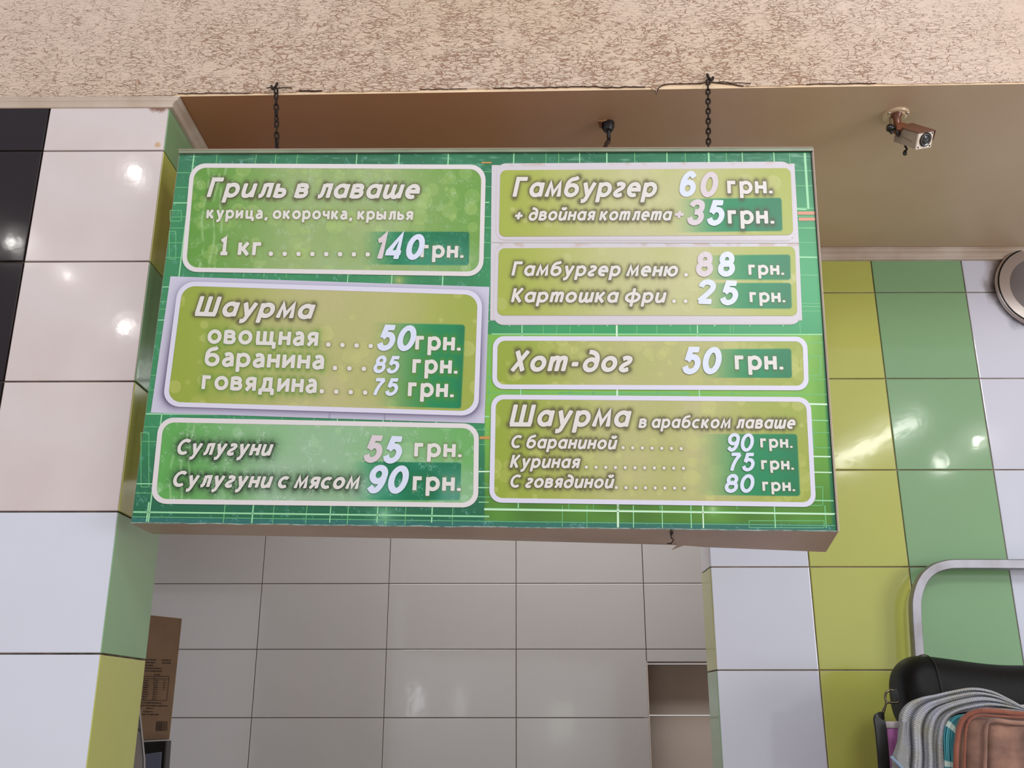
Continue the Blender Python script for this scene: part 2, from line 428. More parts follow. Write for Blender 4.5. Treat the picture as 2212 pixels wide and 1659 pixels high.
    base = N('ShaderNodeMix'); base.data_type = 'RGBA'; base.inputs[6].default_value = c4(214, 190, 172); base.inputs[7].default_value = c4(206, 181, 157)
    L.new(cr.outputs[0], base.inputs[0])
    dk = N('ShaderNodeMix'); dk.data_type = 'RGBA'; dk.inputs[6].default_value = c4(154, 114, 90)
    L.new(ck.outputs[0], dk.inputs[0]); L.new(base.outputs[2], dk.inputs[7]); L.new(dk.outputs[2], b.inputs['Base Color'])
    hs = N('ShaderNodeMath'); hs.operation = 'MULTIPLY_ADD'; hs.inputs[1].default_value = 1.2; L.new(n2.outputs[0], hs.inputs[0]); L.new(ck.outputs[0], hs.inputs[2])
    bp = N('ShaderNodeBump'); bp.inputs['Strength'].default_value = .75; bp.inputs['Distance'].default_value = .0020
    L.new(hs.outputs[0], bp.inputs['Height']); L.new(bp.outputs[0], b.inputs['Normal'])
    return m
M['crackle'] = crackle('crackled_beige_wallpaper')
M['board'] = mat('pale_plasterboard', c4(236, 208, 172), .6, var=(c4(205, 170, 130), 8, .4))
HT = H+1.0
ba = [(XA, front(XA)+.0025, H), (XZ, front(XZ)+.0025, H), (XZ, DL+.3, H), (XA, DL+.3, H)]
hv = [(XA, front(XA)+.0025, H+.0), (XZ, front(XZ)+.0025, H), (XZ, front(XZ)+.0027, H), (XA, front(XA)+.0027, H)]
hv += [(x, y, HT) for x, y, z in hv]
bulk = mesh_obj('wall_bulkhead', hv, [(0, 3, 2, 1), (4, 5, 6, 7), (0, 1, 5, 4), (1, 2, 6, 5), (2, 3, 7, 6), (3, 0, 4, 7)], M['board'])
tag(bulk, kind='structure')
def onbulk(px, py, off=0):
    d = ray(px, py); k = bl[1]-bl[0]*sl
    t = k/(d[..., 1]-sl*d[..., 0])
    p = d*t[..., None] if np.ndim(t) else d*t
    p[..., 2] += CZ; p[..., 1] -= off
    return p
# wallpaper sheet (2 mm) with its torn lower edge and the peeled strip round the right hook
edge = [(-700, 215.5)]
yb = lambda x: 213-33*x/2212
x = -690
while x < 1412:
    d = 3.2 if x > 372 else 1.0
    edge.append((x, yb(x)-d-random.uniform(0, 1.8)-(2.0 if 640 < x < 700 or 900 < x < 1300 else 0))); x += random.uniform(6, 16)
edge += [(1414, 196), (1418, 204.5), (1420, 196), (1424, 189), (1432, 184.5), (1445, 182), (1480, 181.5), (1515, 181), (1527, 177), (1545, 179), (1565, 181), (1585, 183), (1597, 185.5), (1606, 186.5)]
x = 1618
while x < 3000:
    edge.append((x, yb(x)-2-random.uniform(0, 1.6)-(1.5 if 1700 < x < 1900 else 0))); x += random.uniform(8, 20)
ep = np.array([onbulk(a, c) for a, c in edge])
vf = [(p[0], front(p[0]), min(p[2], H+.2)) for p in ep]
ring = vf+[(vf[-1][0], front(vf[-1][0]), HT), (vf[0][0], front(vf[0][0]), HT)]
bm = bmesh.new()
for a, b in zip(vf, vf[1:]):
    q4 = [a, b, (b[0], b[1], HT), (a[0], a[1], HT)]
    fv = [bm.verts.new(p) for p in q4]; bk = [bm.verts.new((p[0], p[1]+.0023, p[2])) for p in q4]
    bm.faces.new(fv); bm.faces.new((fv[1], fv[0], bk[0], bk[1]))
bmesh.ops.remove_doubles(bm, verts=bm.verts, dist=1e-6)
bm_obj('wallpaper', bm, M['crackle'], bulk)
# dark gap lines along the torn edge
M['gap'] = mat('dark_gap', c4(52, 30, 20), .9)
for a, b, w in ((380, 545, .0011), (640, 700, .0019), (905, 1010, .0010), (1060, 1400, .0014), (1412, 1608, .0013), (1730, 1900, .0012)):
    q_ = [p for (x_, y_), p in zip(edge, vf) if a <= x_ <= b]
    if len(q_) > 2: tube('torn_edge', [Vector(p)+Vector((0, -.0004, .0004)) for p in q_], w, M['gap'], bulk, 5)
q_ = [onbulk(x_, y_, .0008) for x_, y_ in ((1545, 179), (1562, 177), (1578, 180), (1600, 179), (1622, 181))]
tube('torn_edge', q_, .0010, M['gap'], bulk, 5)
q_ = [onbulk(x_, y_, .0008) for x_, y_ in ((577, 190.5), (588, 188.5), (600, 191), (615, 189.5), (630, 190.5))]
tube('torn_edge', q_, .0014, M['gap'], bulk, 5)

# cornices: plastic moulding profile (out, down)
CP = [(0, 0), (.030, 0), (.031, .004), (.026, .0065), (.0255, .010), (.0235, .012), (.015, .018), (.010, .025), (.0095, .029), (.012, .031), (.011, .036), (.004, .038), (0, .038)]
def cornice(name, path, outs, h, parent=None, depth=1.0, dz=1.0):
    """path of wall corners with the outward direction at each"""
    bm = bmesh.new(); rings = []
    for (x, y), (ox, oy) in zip(path, outs):
        rings.append([bm.verts.new((x+ox*a*depth, y+oy*a*depth, h-b*dz)) for a, b in CP])
    k = len(CP)
    for A, B in zip(rings, rings[1:]):
        for j in range(k): bm.faces.new((A[j], A[(j+1) % k], B[(j+1) % k], B[j]))
    bm.faces.new(rings[0]); bm.faces.new(rings[-1][::-1])
    bmesh.ops.recalc_face_normals(bm, faces=bm.faces)
    return tag(bm_obj(name, bm, M['cornice'], parent), kind='structure')
cornice('trim_1', [(-1.8, DL), (XL, DL), (XL, 2.40)], [(0, -.32), (1, -.32), (1, 0)], H-.002, dz=.76, depth=.85)
cornice('trim_2', [(XL-.4, DR), (3.4, DR)], [(0, -1), (0, -1)], H-.001, dz=1.0)

# ------------------------------------------------------------------ the menu board
BR = Matrix(((.9986, .0455, .0261), (-.0452, .9989, -.0111), (-.0266, .0099, .9996)))
BR = np.array(BR)
BO = np.array([-.8013, 2.06, 1.2642+CZ])
nrm = BR[:, 1]                      # pointing away from the viewer
EYE = np.array([0, 0, CZ])
kk = float(np.dot(BO-EYE, nrm))
def onb(px, py, lift=0.0):
    """photograph pixel -> point on the board's face, lifted towards the viewer"""
    d = ray(px, py); t = kk/(d@nrm)
    return EYE+d*np.asarray(t)[..., None]-nrm*lift
board = empty('menu_board', BO)
tag(board, 'hanging green menu board lettered in Cyrillic with food prices', 'sign')

M['case'] = mat('brushed_beige_metal', c4(190, 172, 160), .38, .25, bump=(30, .05, .002), var=(c4(150, 130, 118), 3, .7))
M['rim'] = mat('green_film_over_rim', c4(140, 148, 120), .35, var=(c4(96, 116, 84), 10, .6))
M['torn'] = mat('dark_torn_gap', c4(34, 26, 22), .9)
fc = [(387, 325.5), (1754.5, 320.5), (1811, 1149), (282, 1130.5)]
front4 = [onb(*p) for p in fc]
def back(p, q, dep): return p+nrm*dep
dep = .128
bk4 = [p+nrm*dep for p in front4]
# lower back corners as seen in the photograph
def cast_off(px, py, dep):
    d = ray(px, py); t = (kk+dep)/float(d@nrm); return EYE+d*t
blb = cast_off(329, 1153.5, .122); brb = cast_off(1784, 1192.5, .122)
# carcass: four plates round the rim, back plate behind
hexa('case', [front4[0]+nrm*.001, front4[1]+nrm*.001, front4[2]+nrm*.001-BR[:, 2]*-.004, front4[3]+nrm*.001-BR[:, 2]*-.004, bk4[0], bk4[1], brb+BR[:, 2]*.006, blb+BR[:, 2]*.006], M['case'], board, .0015)
def plate(name, a, b, c, d, th, m):
    up = np.array([0, 0, th])
    return hexa(name, [a+up, b+up, b, a, d+up, c+up, c, d], m, board, .0006)
cr0 = onb(1449, 1144.5); cr0b = cast_off(1446, 1173.5, .100)
plate('bottom_panel', front4[3]-BR[:, 2]*0, cr0+BR[:, 2]*.0, cr0b, blb, .003, M['case'])
cr1 = onb(1452, 1144.5); cr1b = cast_off(1462, 1177, .105)
r1 = cast_off(1522, 1182, .118)
mesh_obj('bottom_panel', [cr1, front4[2], brb, r1, cr1b, onb(1456, 1144.5)] + [p+np.array([0, 0, .003]) for p in [cr1, front4[2], brb, r1, cr1b, onb(1456, 1144.5)]],
         [(0, 4, 3, 2, 1), (6, 7, 8, 9, 10), (0, 1, 7, 6), (1, 2, 8, 7), (2, 3, 9, 8), (3, 4, 10, 9), (4, 0, 6, 10)], M['case'], board)
mesh_obj('torn_corner', [cr1b, cast_off(1449, 1189, .120), cast_off(1478, 1178, .117), cr1b+nrm*.002, cast_off(1449, 1189, .123), cast_off(1478, 1178, .12)],
         [(0, 1, 2), (5, 4, 3), (0, 3, 4, 1), (1, 4, 5, 2), (2, 5, 3, 0)], M['case'], board)
g0 = [onb(1447, 1147.5, -.004), onb(1456, 1147.5, -.004), cast_off(1449, 1160, .05), cast_off(1456, 1166, .075), cast_off(1450, 1175, .102), cast_off(1440, 1174, .102), cast_off(1449, 1163, .07)]
mesh_obj('torn_gap', [p-np.array([0, 0, .0008]) for p in g0], [(0, 1, 2), (2, 3, 6), (6, 3, 4, 5)], M['torn'], board)
# rims: narrow beads along top and right edge
def strip(name, pts, lift, m, th=.0012, par=None):
    P = [onb(x, y, lift) for x, y in pts]; n = len(P)
    Q = [p+nrm*th for p in P]
    return mesh_obj(name, P+Q, [tuple(range(n))[::-1], tuple(range(n, 2*n))]+[(i, (i+1) % n, n+(i+1) % n, n+i) for i in range(n)], m, par or board)
strip('top_rim', [(387, 325.5), (1754.5, 320.5), (1755, 328.5), (388, 334.5)], .0045, M['rim'], .0045)
tube('rim_bead', [onb(x, 325.6-(x-387)*5/1367, .005) for x in np.linspace(387, 1754.5, 12)], .0013, M['case'], board, 6)
tube('rim_bead', [onb(388+(x-388), 334.0-(x-387)*5/1367, .005) for x in np.linspace(388, 1754.5, 12)], .0008, M['torn'], board, 6)
tube('rim_bead', [onb(1755+56*t, 322+827*t, .0035) for t in np.linspace(0, 1, 10)], .0016, M['case'], board, 6)
tube('rim_bead', [onb(1751.5+56*t, 330+815*t, .003) for t in np.linspace(0, 1, 10)], .0009, M['torn'], board, 6)
M['seam'] = mat('peeling_film_edge', c4(170, 190, 180), .5, var=(c4(60, 90, 80), 60, .9))
tube('rim_bead', [onb(284+(1807-284)*t, 1129.5+18*t+random.uniform(-.8, .8), .0012) for t in np.linspace(0, 1, 60)], .0011, M['seam'], board, 5)

# ---- printed sheets: fine meshes whose colour attribute holds the print
def print_mat(name, rough=.38, bump=.05):
    m = bpy.data.materials.new(name); m.use_nodes = True; nt = m.node_tree; b = nt.nodes['Principled BSDF']
    a = nt.nodes.new('ShaderNodeVertexColor'); a.layer_name = 'print'
    nt.links.new(a.outputs[0], b.inputs['Base Color']); b.inputs['Roughness'].default_value = rough
    b.inputs['Specular IOR Level'].default_value = .4
    tc = nt.nodes.new('ShaderNodeTexCoord'); n = nt.nodes.new('ShaderNodeTexNoise'); n.inputs['Scale'].default_value = 70; n.inputs['Detail'].default_value = 3
    nt.links.new(tc.outputs['Object'], n.inputs['Vector'])
    bp = nt.nodes.new('ShaderNodeBump'); bp.inputs['Strength'].default_value = bump*3; bp.inputs['Distance'].default_value = .001
    nt.links.new(n.outputs[0], bp.inputs['Height']); nt.links.new(bp.outputs[0], b.inputs['Normal'])
    return m
M['print'] = print_mat('printed_vinyl')
M['ink'] = mat('white_print', c4(220, 214, 208), .4)
M['ink_blue'] = mat('white_sticker_vinyl', c4(214, 219, 238), .35)
M['ink_pink'] = mat('faded_sticker_vinyl', c4(212, 198, 202), .35)
M['border'] = mat('white_print_border', c4(220, 212, 212), .4)
M['border_blue'] = mat('white_print_border_cool', c4(214, 210, 226), .4)
M['gridline'] = mat('pale_green_print_line', c4(150, 214, 160), .4)
M['gridline_faint'] = mat('faint_green_print_line', c4(104, 182, 118), .4)
M['gridline_white'] = mat('white_green_print_line', c4(205, 236, 200), .4)
M['gridline_orange'] = mat('orange_print_line', c4(196, 140, 70), .4)

def vnoise(X, Y, s, seed=0):
    """smooth value noise on pixel coordinates"""
    g = np.random.default_rng(seed).random((97, 97))
    x = X/s+500; y = Y/s+500
    xi = np.floor(x).astype(int); yi = np.floor(y).astype(int); fx = x-xi; fy = y-yi
    fx = fx*fx*(3-2*fx); fy = fy*fy*(3-2*fy)
    a = g[yi % 97, xi % 97]; b = g[yi % 97, (xi+1) % 97]; c = g[(yi+1) % 97, xi % 97]; d = g[(yi+1) % 97, (xi+1) % 97]
    return (a*(1-fx)+b*fx)*(1-fy)+(c*(1-fx)+d*fx)*fy
def mixc(C, col, a):
    a = np.clip(a, 0, 1)[..., None]
    return C*(1-a)+np.array(col, float)*a
def sstep(a, b, x):
    t = np.clip((x-a)/(b-a), 0, 1); return t*t*(3-2*t)

def bil(q, s, t):
    TL, TR, BR_, BL = [np.array(p, float) for p in q]
    s = s[..., None]; t = t[..., None]
    return (TL*(1-s)+TR*s)*(1-t)+(BL*(1-s)+BR_*s)*t
def sheet(name, quad, radius, lift, colf, parent, step=1.8, m=None):
    """rounded sheet mesh over a pixel quad with a colour per vertex (sRGB 0-255 from colf)"""
    wpx = (math.dist(quad[0], quad[1])+math.dist(quad[3], quad[2]))/2; hpx = (math.dist(quad[0], quad[3])+math.dist(quad[1], quad[2]))/2
    nx = max(2, int(wpx/step)); ny = max(2, int(hpx/step))
    a = np.linspace(0, wpx, nx+1); b = np.linspace(0, hpx, ny+1)
    A, B = np.meshgrid(a, b)
    if radius:
        cx = np.clip(A, radius, wpx-radius); cy = np.clip(B, radius, hpx-radius)
        dx = A-cx; dy = B-cy; d = np.hypot(dx, dy); k = np.where(d > radius, radius/np.maximum(d, 1e-6), 1)
        A = cx+dx*k; B = cy+dy*k
    P = bil(quad, A/wpx, B/hpx)
    co = onb(P[..., 0], P[..., 1], lift)
    rgb = colf(P[..., 0], P[..., 1], A, B, wpx, hpx)
    me = bpy.data.meshes.new(name)
    nv = (nx+1)*(ny+1); me.vertices.add(nv); me.vertices.foreach_set('co', co.reshape(-1).astype(np.float32))
    i = np.arange(nx*ny); r = i//nx; c = i % nx; v0 = r*(nx+1)+c
    F4 = np.stack([v0, v0+nx+1, v0+nx+2, v0+1], 1)
    me.loops.add(nx*ny*4); me.loops.foreach_set('vertex_index', F4.reshape(-1).astype(np.int32))
    me.polygons.add(nx*ny); me.polygons.foreach_set('loop_start', (i*4).astype(np.int32))
    me.update(calc_edges=True)
    at = me.color_attributes.new('print', 'FLOAT_COLOR', 'POINT')
    L4 = np.ones((nv, 4), np.float32); L4[:, :3] = lin(np.clip(rgb, 0, 255)*.96).reshape(-1, 3)
    at.data.foreach_set('color', L4.reshape(-1))
    me.materials.append(m or M['print'])
    return link(bpy.data.objects.new(name, me), parent)
def rrect(quad, r, n=7):
    wpx = math.dist(quad[0], quad[1]); hpx = math.dist(quad[0], quad[3]); out = []
    for cx, cy, a0 in ((r, r, 180), (wpx-r, r, 270), (wpx-r, hpx-r, 0), (r, hpx-r, 90)):
        for i in range(n+1):
            t = math.radians(a0+90*i/n); out.append((cx+r*math.cos(t), cy+r*math.sin(t)))
    A = np.array(out); return bil(quad, A[:, 0]/wpx, A[:, 1]/hpx)
def inset(quad, w):
    wpx = math.dist(quad[0], quad[1]); hpx = math.dist(quad[0], quad[3])
    s = np.array([w, wpx-w, wpx-w, w])/wpx; t = np.array([w, w, hpx-w, hpx-w])/hpx
    return [tuple(p) for p in bil(quad, s, t)]
def ringmesh(name, quad, r, w, lift, m, parent):
    O = rrect(quad, r); I = rrect(inset(quad, w), max(r-w*.8, 3)); n = len(O)
    vo = [onb(*p, lift) for p in O]; vi = [onb(*p, lift) for p in I]; vb = [p+nrm*.0010 for p in vo]
    fs = [(i, n+i, n+(i+1) % n, (i+1) % n) for i in range(n)]+[(2*n+i, i, (i+1) % n, 2*n+(i+1) % n) for i in range(n)]
    return mesh_obj(name, vo+vi+vb, fs, m, parent)

# ---- stroke lettering --------------------------------------------------------------------------------
# glyph units: x-height = 1, capitals 1.36; strokes are centre lines
def arc(cx, cy, rx, ry, a0, a1, n=None):
    n = n or max(4, int(abs(a1-a0)/15))
    return [(cx+rx*math.cos(math.radians(a0+(a1-a0)*i/n)), cy+ry*math.sin(math.radians(a0+(a1-a0)*i/n))) for i in range(n+1)]
def cv(*p): return [tuple(q) for q in catmull([(*a, 0) for a in p], 5)] if False else [(float(q[0]), float(q[1])) for q in catmull(p, 5)]
O_ = arc(.37, .5, .37, .4, 0, 360, 26)
G = {}
G['о'] = [O_]
G['н'] = [[(0, 0), (0, 1)], [(.6, 0), (.6, 1)], [(0, .52), (.6, .52)]]
G['и'] = [[(0, 1), (0, .0)], [(.6, 0), (.6, 1)], [(.0, .14), (.6, .86)]]
G['й'] = G['и']+[cv((.1, 1.42), (.2, 1.22), (.4, 1.22), (.5, 1.42))]
G['г'] = [[(0, 0), (0, .9), (.48, .9)]]
G['р'] = [[(0, -.4), (0, 1)], arc(.34, .5, .36, .4, -150, 150, 22)]
G['в'] = [[(0, 0), (0, 1)], [(0, .9)]+arc(.32, .72, .22, .18, 90, -90, 8)+[(0, .54)], [(.3, .54)]+arc(.36, .32, .24, .22, 90, -90, 8)+[(0, .1)]]
G['а'] = [cv((.05, .82), (.25, .92), (.45, .86), (.54, .65))+[(.55, .0)], cv((.55, .55), (.25, .55), (.02, .38), (.06, .15), (.28, .08), (.55, .25))]
G['я'] = [[(.56, 0), (.56, 1)], [(.56, .9)]+arc(.27, .67, .23, .23, 90, 270, 8)+[(.56, .44)], [(.32, .44), (.0, .0)]]
G['щ'] = [[(0, 1), (0, .1)], [(.48, 1), (.48, .1)], [(.96, 1), (.96, .1)], [(-.1, .1), (1.18, .1)], [(1.18, .2), (1.18, -.3)]]
G['ш'] = [[(0, 1), (0, .1)], [(.46, 1), (.46, .1)], [(.92, 1), (.92, .1)], [(-.1, .1), (1.02, .1)]]
G['б'] = [arc(.38, .46, .38, .36, 0, 360, 26), cv((.0, .46), (.05, .95), (.25, 1.2), (.55, 1.28), (.68, 1.38))]
G['к'] = [[(0, 0), (0, 1)], [(.0, .5), (.22, .5), (.58, 1)], [(.22, .5), (.62, 0)]]
G['у'] = [[(.0, 1), (.33, .1)], cv((.68, 1), (.34, .05), (.2, -.26), (-.04, -.32))]
G['ц'] = [[(0, 1), (0, .1)], [(.55, 1), (.55, .1)], [(-.1, .1), (.74, .1)], [(.74, .2), (.74, -.3)]]
G['ч'] = [cv((0, 1), (0, .65), (.15, .47), (.55, .5)), [(.55, 0), (.55, 1)]]
G['ь'] = [[(0, 0), (0, 1)], [(0, .55), (.3, .55)]+arc(.32, .325, .23, .225, 90, -90, 8)+[(0, .1)]]
G['ы'] = G['ь']+[[(.86, 0), (.86, 1)]]
G['л'] = [[(.6, 0), (.6, .9), (.2, .9)], cv((.2, 1), (.18, .4), (.12, .14), (-.06, .08))]
G['д'] = [[(-.1, .1), (.84, .1)], [(-.06, .18), (-.06, -.28)], [(.8, .18), (.8, -.28)], [(.64, .1), (.64, .9), (.2, .9)], cv((.2, 1), (.2, .5), (.08, .1))]
G['.'] = [[(0, 0), (0, .22)]]
G[','] = [cv((.07, .2), (.07, .02), (-.05, -.2))]
G['-'] = [[(0, .48), (.42, .48)]]
G['+'] = [[(0, .5), (.84, .5)], [(.42, .1), (.42, .9)]]
G['1'] = [[(0, 1.08), (.26, 1.28), (.26, .1)], [(0, .1), (.52, .1)]]
# italic forms
I = dict(G)
for k in 'яль': I[k] = G[k]
I['а'] = [arc(.36, .5, .36, .4, 30, 330, 22), [(.7, 1), (.68, .0)]]
I['и'] = [cv((0, 1), (-.01, .35), (.12, .1), (.4, .16), (.6, .5)), [(.62, 1), (.6, 0)]]
I['й'] = I['и']+[cv((.12, 1.42), (.2, 1.24), (.42, 1.24), (.52, 1.42))]
I['ш'] = [cv((0, 1), (-.01, .32), (.1, .1), (.3, .14), (.47, .4)), [(.5, 1), (.48, .3)], cv((.49, .4), (.56, .12), (.76, .12), (.98, .4)), [(1.0, 1), (.98, 0)]]
I['т'] = [[(0, 0), (.02, 1)], cv((.02, .62), (.2, .88), (.42, .86), (.46, .6))+[(.44, 0)], cv((.46, .62), (.62, .88), (.86, .86), (.9, .6))+[(.88, 0)]]
I['г'] = [cv((.04, .84), (.26, .92), (.5, .84), (.46, .62), (.14, .4), (.04, .2), (.24, .08), (.52, .16))]
I['д'] = [arc(.36, .44, .36, .36, 0, 360, 24), cv((.72, .44), (.72, .85), (.58, 1.14), (.32, 1.28), (.1, 1.3))]
I['м'] = [[(0, 0), (.13, .95), (.42, .2), (.78, .95), (.86, 0)]]
I['е'] = [[(.02, .5), (.68, .5)]+arc(.36, .5, .34, .4, 0, 305, 22)]
I['с'] = [arc(.4, .5, .38, .4, 48, 312, 20)]
I['ю'] = [[(0, 0), (0, 1)], [(0, .52), (.3, .52)], arc(.66, .5, .35, .4, 0, 360, 24)]
I['ф'] = [[(.56, -.4), (.56, 1.4)], arc(.56, .5, .56, .4, 0, 360, 28)]
I['п'] = [[(0, 0), (.02, 1)], cv((.02, .6), (.2, .9), (.5, .88), (.56, .6))+[(.54, 0)]]
I['ч'] = G['ч']
I['э'] = I['с']
I['Г'] = [[(0, 0), (0, 1.26), (.66, 1.26)]]
I['Ш'] = [[(0, 1.36), (0, .1)], [(.55, 1.36), (.55, .1)], [(1.1, 1.36), (1.1, .1)], [(-.1, .1), (1.21, .1)]]
I['С'] = [arc(.5, .68, .5, .57, 50, 310, 22)]
I['К'] = [[(0, 0), (0, 1.36)], [(0, .68), (.2, .68), (.66, 1.36)], [(.2, .68), (.68, 0)]]
I['Х'] = [[(0, 0), (.78, 1.36)], [(.08, 1.36), (.68, 0)]]
# digits, capital height
D = {}
D['0'] = [arc(.4, .68, .38, .57, 0, 360, 28)]
D['1'] = [[(.02, .98), (.2, 1.06), (.38, 1.3), (.38, 0)]]
D['2'] = [cv((.02, .95), (.1, 1.16), (.36, 1.26), (.66, 1.14), (.7, .88), (.46, .56), (.12, .22), (.02, .11)), [(.0, .11), (.76, .11)]]
D['3'] = [cv((.04, 1.02), (.16, 1.2), (.38, 1.26), (.64, 1.14), (.66, .86), (.5, .72), (.28, .7)), cv((.28, .7), (.56, .66), (.72, .46), (.64, .2), (.4, .09), (.14, .16), (.02, .38))]
D['4'] = [[(.56, 0), (.56, 1.3), (.0, .42), (.0, .34), (.78, .34)]]
D['5'] = [[(.7, 1.24), (.2, 1.24), (.1, .66)], cv((.1, .66), (.3, .84), (.58, .8), (.74, .55), (.66, .24), (.4, .09), (.14, .16), (.02, .36))]
D['6'] = [arc(.4, .44, .34, .34, 0, 360, 24), cv((.06, .44), (.08, .86), (.26, 1.18), (.48, 1.27), (.72, 1.06))]
D['7'] = [[(.02, 1.24), (.74, 1.24)], cv((.72, 1.24), (.46, .84), (.3, .42), (.24, 0))]
D['8'] = [arc(.4, .96, .29, .29, 0, 360, 22), arc(.4, .41, .35, .32, 0, 360, 24)]
D['9'] = [arc(.4, .90, .34, .34, 0, 360, 24), cv((.74, .9), (.70, .5), (.54, .17), (.3, .09), (.06, .28))]
D['+'] = [[(0, .55), (.66, .55)], [(.33, .24), (.33, .86)]]
for k in '0123456789':
    I.setdefault(k, D[k]); G.setdefault(k, D[k])

def ribbon(P, w, V, Fs):
    """append a ribbon (with mitred corners and slightly rounded ends) for centre line P"""
    P = [np.array(p, float) for p in P]
    P = [P[0]]+[b for a, b in zip(P, P[1:]) if np.hypot(*(b-a)) > 1e-5]
    closed = np.hypot(*(P[0]-P[-1])) < 1e-4 and len(P) > 4
    if closed: P = P[:-1]
    n = len(P); base = len(V)
    if not closed:
        # softened ends
        t0 = (P[0]-P[1]); t0 /= np.hypot(*t0); t1 = (P[-1]-P[-2]); t1 /= np.hypot(*t1)
        seq = [(P[0], .72)]; e = w*.16
        if np.hypot(*(P[1]-P[0])) > e*1.3: seq.append((P[0]-t0*e, 1))
        else: seq[0] = (P[0], 1)
        seq += [(p, 1) for p in P[1:-1]]
        if np.hypot(*(P[-1]-P[-2])) > e*1.3: seq += [(P[-1]-t1*e, 1), (P[-1], .72)]
        else: seq.append((P[-1], 1))
    else: seq = [(p, 1) for p in P]
    Q = [s[0] for s in seq]; n = len(Q)
    for i in range(n):
        a = Q[i-1] if (closed or i > 0) else None
        b = Q[(i+1) % n] if (closed or i < n-1) else None
        d1 = (Q[i]-a) if a is not None else None; d2 = (b-Q[i]) if b is not None else None
        if d1 is None: d1 = d2
        if d2 is None: d2 = d1
        d1 = d1/np.hypot(*d1); d2 = d2/np.hypot(*d2)
        n1 = np.array([-d1[1], d1[0]]); n2 = np.array([-d2[1], d2[0]]); m_ = n1+n2; L = np.hypot(*m_)
        if L < .25: m_ = n1; k = 1
        else:
            m_ = m_/L; k = min(1/max(float(m_@n1), .3), 1.9)
        h = w/2*k*seq[i][1]
        V.append(Q[i]+m_*h); V.append(Q[i]-m_*h)
    for i in range(n if closed else n-1):
        j = (i+1) % n
        Fs.append((base+2*i, base+2*i+1, base+2*j+1, base+2*j))

HALO = []         # (segments in pixels, kind)
def letter_geo(text, style, p0, p1, xh, wt, gap=.155, space=.42, shear=None):
    """returns list of glyphs, each (verts in px, faces), and centre-line segments in px; text fitted between p0 and p1"""
    T = {'u': G, 'i': I, 'd': D}[style]
    sh = {'u': 0, 'i': .22, 'd': .26}[style] if shear is None else shear
    x = 0; lay = []
    for ch in text:
        if ch == ' ': x += space; continue
        st = T[ch]; xs = [q[0] for s in st for q in s]; mn, mx = min(xs), max(xs)
        lay.append((st, x-mn+wt/2)); x += mx-mn+wt+gap
    wid = x-gap
    p0 = np.array(p0, float); p1 = np.array(p1, float)
    top = sh*.9 if style != 'u' else 0
    ux = (p1-p0)/(wid+top*.35)
    lean = .13-.20*((p0[0]+p1[0])/2-330)/1450
    uy = np.array([lean*1.0, -1.0])*xh
    sx = np.hypot(*ux)/xh
    glyphs = []; segs = []
    for st, ox in lay:
        V = []; Fs = []; Zs = []
        for si, s in enumerate(st):
            # strokes are laid out in an isotropic space so the weight stays even
            ribbon([((q[0]+ox)*sx, q[1]) for q in s], wt*(.5+.5*min(sx, 1.25)), V, Fs)
            Zs += [.00012*si+.00002*(q_ % 7) for q_ in range(len(V)-len(Zs))]
            a = [p0+ux*(q[0]+ox)+uy*q[1]+ux/sx*(sh*q[1]) for q in s]
            segs += list(zip(a, a[1:]))
        Vp = [p0+ux/sx*(v[0]+sh*v[1])+uy*v[1] for v in V]
        glyphs.append((Vp, Fs, Zs))
    return glyphs, segs
def put(name, glyphs, lift, m, parent, th=.0):
    V = []; Fs = []; Z = []
    for Vp, Fq, Zp in glyphs:
        b = len(V); V += Vp; Z += Zp; Fs += [tuple(b+i for i in f) for f in Fq]
    A = np.array(V); co = onb(A[:, 0], A[:, 1], lift)-nrm*np.array(Z)[:, None]
    return mesh_obj(name, co, Fs, m, parent)
def text(parent, s, p0, p1, xh, style='i', wt=.285, halo='dark', lift=.0034, **k):
    g, segs = letter_geo(s, style, p0, p1, xh, wt, **k)
    tag(put('lettering', g, lift, M['ink'], parent), kind='stuff')
    HALO.append((segs, halo, xh*wt/2))
def digits(parent, s, p0, p1, hgt, wt=.25, mats=('ink_blue',), sticker=True, shear=.2, gap=.13, lift=.0042):
    g, segs = letter_geo(s, 'd', p0, p1, hgt/1.36, wt, shear=shear, gap=gap)
    for i, q in enumerate(g):
        if sticker: put('price_digit', [q], lift, M[mats[i % len(mats)]], parent)
    if not sticker: put('price', g, lift, M['ink'], parent)
def dots(parent, p0, p1, n, r, lift=.0034):
    V = []; Fs = []
    for i in range(n):
        t = i/(n-1) if n > 1 else 0
        cx, cy = p0[0]+(p1[0]-p0[0])*t, p0[1]+(p1[1]-p0[1])*t; b = len(V)
        V += [np.array((cx+r*math.copysign(abs(math.cos(a))**.8, math.cos(a)), cy+r*math.copysign(abs(math.sin(a))**.8, math.sin(a)))) for a in np.linspace(0, 2*math.pi, 13)[:-1]]
        Fs.append(tuple(range(b, b+12))[::-1])
        HALO.append(([(np.array((cx-.1, cy)), np.array((cx+.1, cy)))], 'soft', r))
    A = np.array(V)
    tag(mesh_obj('leader_dots', onb(A[:, 0], A[:, 1], lift), Fs, M['ink'], parent), kind='stuff')

